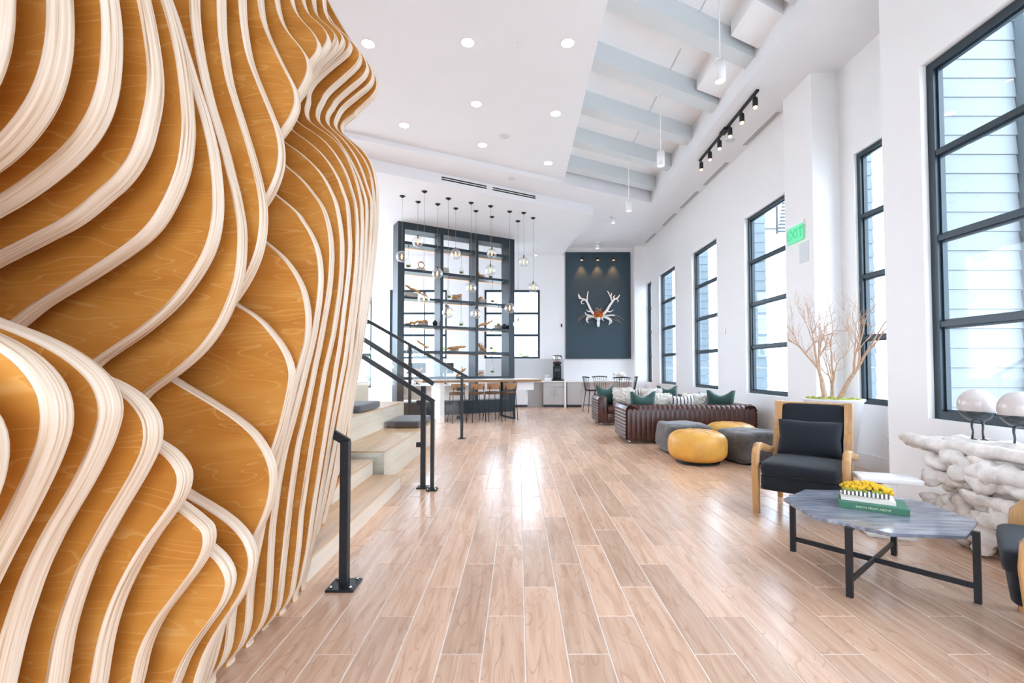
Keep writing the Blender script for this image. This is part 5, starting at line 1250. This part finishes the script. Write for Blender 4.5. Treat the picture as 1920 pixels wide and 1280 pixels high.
for nm, mt, k, sx, sz, oz in (('orange_blossoms', 'orange', 60, .13, .07, 0), ('red_blossoms', 'redpetal', 24, .15, .05, .05), ('seed_heads', 'twig', 26, .09, .10, .13)):
    m = MB()
    for i in range(k): m.blob((R.uniform(-sx, sx), -.12 + R.uniform(-.06, .04), oz + R.uniform(-sz, sz)), .026, .022, .026, nu=7, nv=5, jit=.4, seed=i)
    o = m.build(nm, M[mt], am); o['kind'] = 'stuff'

o = MB().bbox(-.02, .02, -.02, 0, -.05, .05, .003, 1).build('wall_sensor', M['blackm'], None, (1.44, 15.45, 2.67)); tag(o, 'tiny black sensor on the end wall left of the dark panel', 'sensor')

# desk with monitors behind the divider
dk = thing('office_desk', 'white office desk behind the shelving divider', 'desk', (-2.6, 14.4, 0))
MB().bbox(-1.15, 1.15, -.35, .35, .71, .75, .005, 1).build('desktop', M['whitewood'], dk)
for x in (-1.1, 1.1): MB().box(x - .03, x + .03, -.33, .33, 0, .71).build('side_panel', M['whitewood'], dk)
MB().box(-1.07, 1.07, .28, .31, .25, .71).build('modesty_panel', M['whitewood'], dk)
for i, (x, nm) in enumerate(((-3.15, 'left'), (-2.28, 'right'))):
    r = thing('monitor', 'black computer monitor on the office desk, %s of the two' % nm, 'monitor', (x, 14.42, .75), .1 - .2 * i)
    MB().bbox(-.27, .27, -.015, .015, .34, .66, .005, 1).build('screen', M['blackm'], r)
    MB().box(-.03, .03, .015, .035, .02, .5).build('neck', M['iron'], r); MB().bbox(-.11, .11, -.07, .09, 0, .02, .004, 1).build('foot', M['iron'], r)

# ------------------------------------------------------------------ dining table and spindle chairs
TX, TY = 2.62, 13.25
dt = thing('dining_table', 'round white counter-height table among black spindle chairs', 'table', (TX, TY, 0))
MB().lathe([(0, .87), (.44, .87), (.46, .88), (.46, .90), (.45, .905), (0, .905)], 40).build('tabletop', M['whitewood'], dt)
MB().lathe([(.05, .04), (.035, .10), (.035, .80), (.10, .87)], 20).build('pedestal', M['whitewood'], dt)
MB().lathe([(.28, 0), (.28, .015), (.05, .04), (0, .04)], 28).build('base', M['whitewood'], dt)
def make_chair(label):
    r = thing('spindle_chair', label, 'chair', group='black spindle chairs at the round table')
    MB().blob((0, 0, .62), .20, .19, .02, .4, .6, 28, 8).build('seat', M['black'], r)
    for sx in (-1, 1):
        for sy in (-1, 1):
            MB().tube([(sx * .14, sy * .13, .61), (sx * .21, sy * .20, 0)], [.013, .009], 7).build('leg', M['black'], r)
    m = MB()
    for a in ((-1, -1, 1, -1), (1, -1, 1, 1), (1, 1, -1, 1), (-1, 1, -1, -1)): m.tube([(a[0] * .188, a[1] * .177, .20), (a[2] * .188, a[3] * .177, .20)], .007, 6)
    m.build('footrest', M['black'], r)
    for i in range(7):
        a = -1 + 2 * i / 6
        MB().tube([(a * .155, .165 - .02 * a * a, .63), (a * .205, .245 - .05 * a * a, 1.0)], .007, 6).build('spindle', M['black'], r)
    m = MB(); m.tube([(-.235, .185, .985), (-.12, .235, 1.0), (0, .248, 1.005), (.12, .235, 1.0), (.235, .185, .985)], .016, 8); m.build('crest_rail', M['black'], r)
    return r
c0 = make_chair('black spindle-back chair at the left of the round white table, nearest the camera')
c0.location = (TX - .52, TY + .02, 0); c0.rotation_euler = (0, 0, PI / 2 + .25)
dup(c0, (TX + .18, TY - .50, 0), PI - .05, 'black spindle-back chair in front of the round white table, its back to the camera')
dup(c0, (TX - .15, TY + .52, 0), .15, 'black spindle-back chair behind the round white table, facing the camera')
dup(c0, (TX + .54, TY + .05, 0), -PI / 2 - .15, 'black spindle-back chair at the right of the round white table, by the corner pilaster')
fl = thing('flower_arrangement', 'white flower arrangement on the round dining table', 'flowers', (TX + .30, TY + .06, .905))
MB().lathe([(.05, 0), (.07, .03), (.06, .07)], 18).build('bowl', M['whiteg'], fl)
m = MB()
for i in range(34): m.blob((R.uniform(-.20, .14), R.uniform(-.10, .10), .07 + R.uniform(0, .13)), .042, .042, .038, nu=8, nv=6, jit=.35, seed=i)
o = m.build('blossoms', M['fur'], fl); o['kind'] = 'stuff'

# ------------------------------------------------------------------ ceiling fixtures
DL = [(-1.902, 5.753, 'nearest row, left'), (-0.639, 5.734, 'nearest row, centre'), (0.62, 5.743, 'nearest row, right'), (-0.655, 7.093, 'second row, left'), (0.602, 7.365, 'second row, right'), (-1.929, 7.727, 'by the sculpture, far left'), (-0.657, 8.422, 'farthest row, left'), (0.598, 9.178, 'farthest row, right')]
for x, y, lab in DL:
    r = thing('downlight', 'round recessed ceiling downlight, ' + lab, 'downlight', (x, y, 5.35), group='recessed downlights')
    MB().lathe([(.078, -.002), (.092, -.006), (.095, 0)], 28).build('trim_ring', M['trimw'], r)
    MB().lathe([(0, -.003), (.078, -.003), (.078, -.001)], 28).build('lens', M['downlight'], r)
    ld = bpy.data.lights.new('downlight_lamp', 'SPOT'); ld.energy = 22; ld.color = (1, .9, .76); ld.spot_size = 1.7; ld.spot_blend = .9; ld.shadow_soft_size = .08
    lo = bpy.data.objects.new('downlight_lamp', ld); C.objects.link(lo); lo.parent = r; lo.location = (0, 0, -.02)
def speaker(x, y, z, rr, lab):
    r = thing('ceiling_speaker', lab, 'speaker', (x, y, z))
    MB().lathe([(rr * .8, -.004), (rr * .95, -.008), (rr, 0)], 28).build('ring', M['trimw'], r)
    MB().lathe([(0, -.012), (rr * .8, -.011), (rr * .82, 0)], 28).build('grille', M['beam'], r)
speaker(-.255, 8.088, 5.35, .10, 'round ceiling speaker among the downlights')
speaker(-.135, 9.69, 5.26, .10, 'round ceiling speaker on the soffit above the slot vents')
speaker(3.72, 8.04, 5.26, .10, 'round ceiling speaker beside the black light track')
o = MB().lathe([(.03, 0), (.03, -.006), (.008, -.01), (.008, -.04), (.018, -.045), (0, -.047)], 14).build('sprinkler_head', M['trimw'], None, (0.0, 5.753, 5.35)); tag(o, 'tiny white sprinkler head between the nearest downlights', 'sprinkler')

def slot_vent(p, rz, ln, label, vertical=False, group='slot vents along the window wall'):
    r = thing('slot_vent', label, 'vent', p, rz, group=group)
    h = .055
    if vertical:
        MB().box(-ln / 2, ln / 2, -.008, 0, -h, h).build('frame', M['trimw'], r)
        for s in (-1, 1): MB().box(-ln / 2 + .015, ln / 2 - .015, -.011, -.0085, s * .022 - .013, s * .022 + .013).build('slot', M['blackm'], r)
    else:
        MB().box(-ln / 2, ln / 2, -h, h, -.006, 0).build('frame', M['trimw'], r)
        for s in (-1, 0, 1): MB().box(-ln / 2 + .012, ln / 2 - .012, s * .03 - .006, s * .03 + .006, -.009, -.0065).build('slot', M['slot'], r)
va = math.atan(.55)
for i, (xa, xb) in enumerate(((-1.60, -.68), (-.58, .40))):
    xm = (xa + xb) / 2
    slot_vent((xm, l2(xm) - .001, 5.165), va, (xb - xa) / math.cos(va), 'long two-slot air vent above the pendants, %s one' % ('left', 'right')[i], True, 'slot vents above the pendants')
for i, (ya, yb) in enumerate(((7.13, 8.24), (8.91, 10.06), (10.40, 11.52), (11.92, 12.96), (13.68, 14.74))):
    slot_vent((4.07, (ya + yb) / 2, 5.26), PI / 2, yb - ya, 'long slot air vent on the soffit along the window wall, %s from the pilaster' % ORD[i])

tr = thing('track_light', 'black ceiling track light with six heads on the soffit', 'light', (3.47, 7.70, 5.26), math.atan2(2.263, .054))
MB().box(-1.14, 1.14, -.02, .02, -.03, 0).build('track', M['blackm'], tr)
MB().box(-.10, .10, -.045, .045, -.045, 0).build('feed_box', M['blackm'], tr)
for i in range(6):
    x = -1.06 + 2.12 * i / 5
    hd = MB().tube([(x, 0, -.03), (x, 0, -.09)], .010, 6).lathe([(.03, .0), (.036, -.02), (.036, -.13), (.03, -.13), (.028, -.11), (0, -.11)], 16, (x, 0, -.08)).build('lamp_head', M['blackm'], tr)
    MB().lathe([(.027, 0), (.030, -.02), (.02, -.045), (0, -.05)], 14, (x, 0, -.195)).build('bulb', M['spotglow'], hd)
for i, (y, lab) in enumerate(((4.97, 'nearest'), (7.08, 'second'), (9.15, 'third'))):
    r = thing('cylinder_pendant', 'white cylinder pendant on a thin rod in the beamed bay, %s' % lab, 'pendant', (2.2, y, 5.74), group='white cylinder pendants')
    MB().lathe([(.06, 0), (.06, -.012), (.012, -.02)], 20).build('canopy', M['trimw'], r)
    MB().tube([(0, 0, -.015), (0, 0, -1.16)], .007, 8).build('rod', M['trimw'], r)
    MB().lathe([(.012, -1.14), (.058, -1.15), (.058, -1.37), (.050, -1.37), (.048, -1.34), (0, -1.34)], 24).build('shade', M['trimw'], r)
    MB().lathe([(0, -1.345), (.047, -1.345)], 20).build('lens', M['downlight'], r)
for i, (x, y, lab) in enumerate(((2.5, 12.13, 'in front of the dark panel'), (2.53, 14.74, 'right above the dark panel'), (.56, 14.74, 'left of the dark panel'))):
    zz = 5.26 if x > 1.86 else 5.03
    r = thing('surface_spotlight', 'white surface-mounted ceiling spotlight ' + lab, 'spotlight', (x, y, zz), group='white surface spotlights')
    MB().lathe([(.09, 0), (.09, -.015), (.015, -.02), (.012, -.07)], 20).build('mount', M['trimw'], r)
    MB().lathe([(.02, -.06), (.055, -.07), (.055, -.19), (.048, -.19), (.046, -.17), (0, -.17)], 20).build('head', M['trimw'], r)
    MB().lathe([(0, -.175), (.045, -.175)], 16).build('lens', M['downlight'], r)

# ------------------------------------------------------------------ wall plates and exit sign
es = thing('exit_sign', 'glowing green exit sign on the white pilaster', 'sign', (3.968, 6.56, 3.12), -PI / 2)
MB().bbox(-.19, .19, -.02, 0, .12, .20, .004, 1).build('housing', M['trimw'], es)
MB().bbox(-.18, .18, -.035, -.027, -.08, .15, .002, 1).build('panel', M['exitglass'], es)
o = link('lettering', text_mesh('EXIT', .19, 'lettering', M['exit']), es, (0, -.0365, .03)); o.rotation_euler = (PI / 2, 0, 0)
o = MB().bbox(-.10, .10, -.008, 0, -.14, .14, .002, 1).build('wall_plate', M['beam'], None, (3.969, 6.40, 2.86), -PI / 2); tag(o, 'pale rectangular wall plate below the exit sign', 'wall plate')
def outlet(loc, rz, lab, w=.035, h=.058):
    r = thing('wall_outlet', lab, 'outlet', loc, rz)
    MB().bbox(-w, w, -.006, 0, -h, h, .002, 1).build('plate', M['trimw'], r)
    for s in (-1, 1): MB().bbox(-.016, .016, -.009, -.005, s * .02 - .014, s * .02 + .014, .002, 1).build('socket', M['beam'], r)
outlet((4.329, 5.45, .40), -PI / 2, 'white wall outlet between planter and near wall')
o = MB().bbox(-.05, .05, -.02, 0, -.06, .06, .006, 2).build('thermostat', M['trimw'], None, (4.169, 9.35, 2.0), -PI / 2); tag(o, 'small white thermostat on the wall between two windows', 'thermostat')
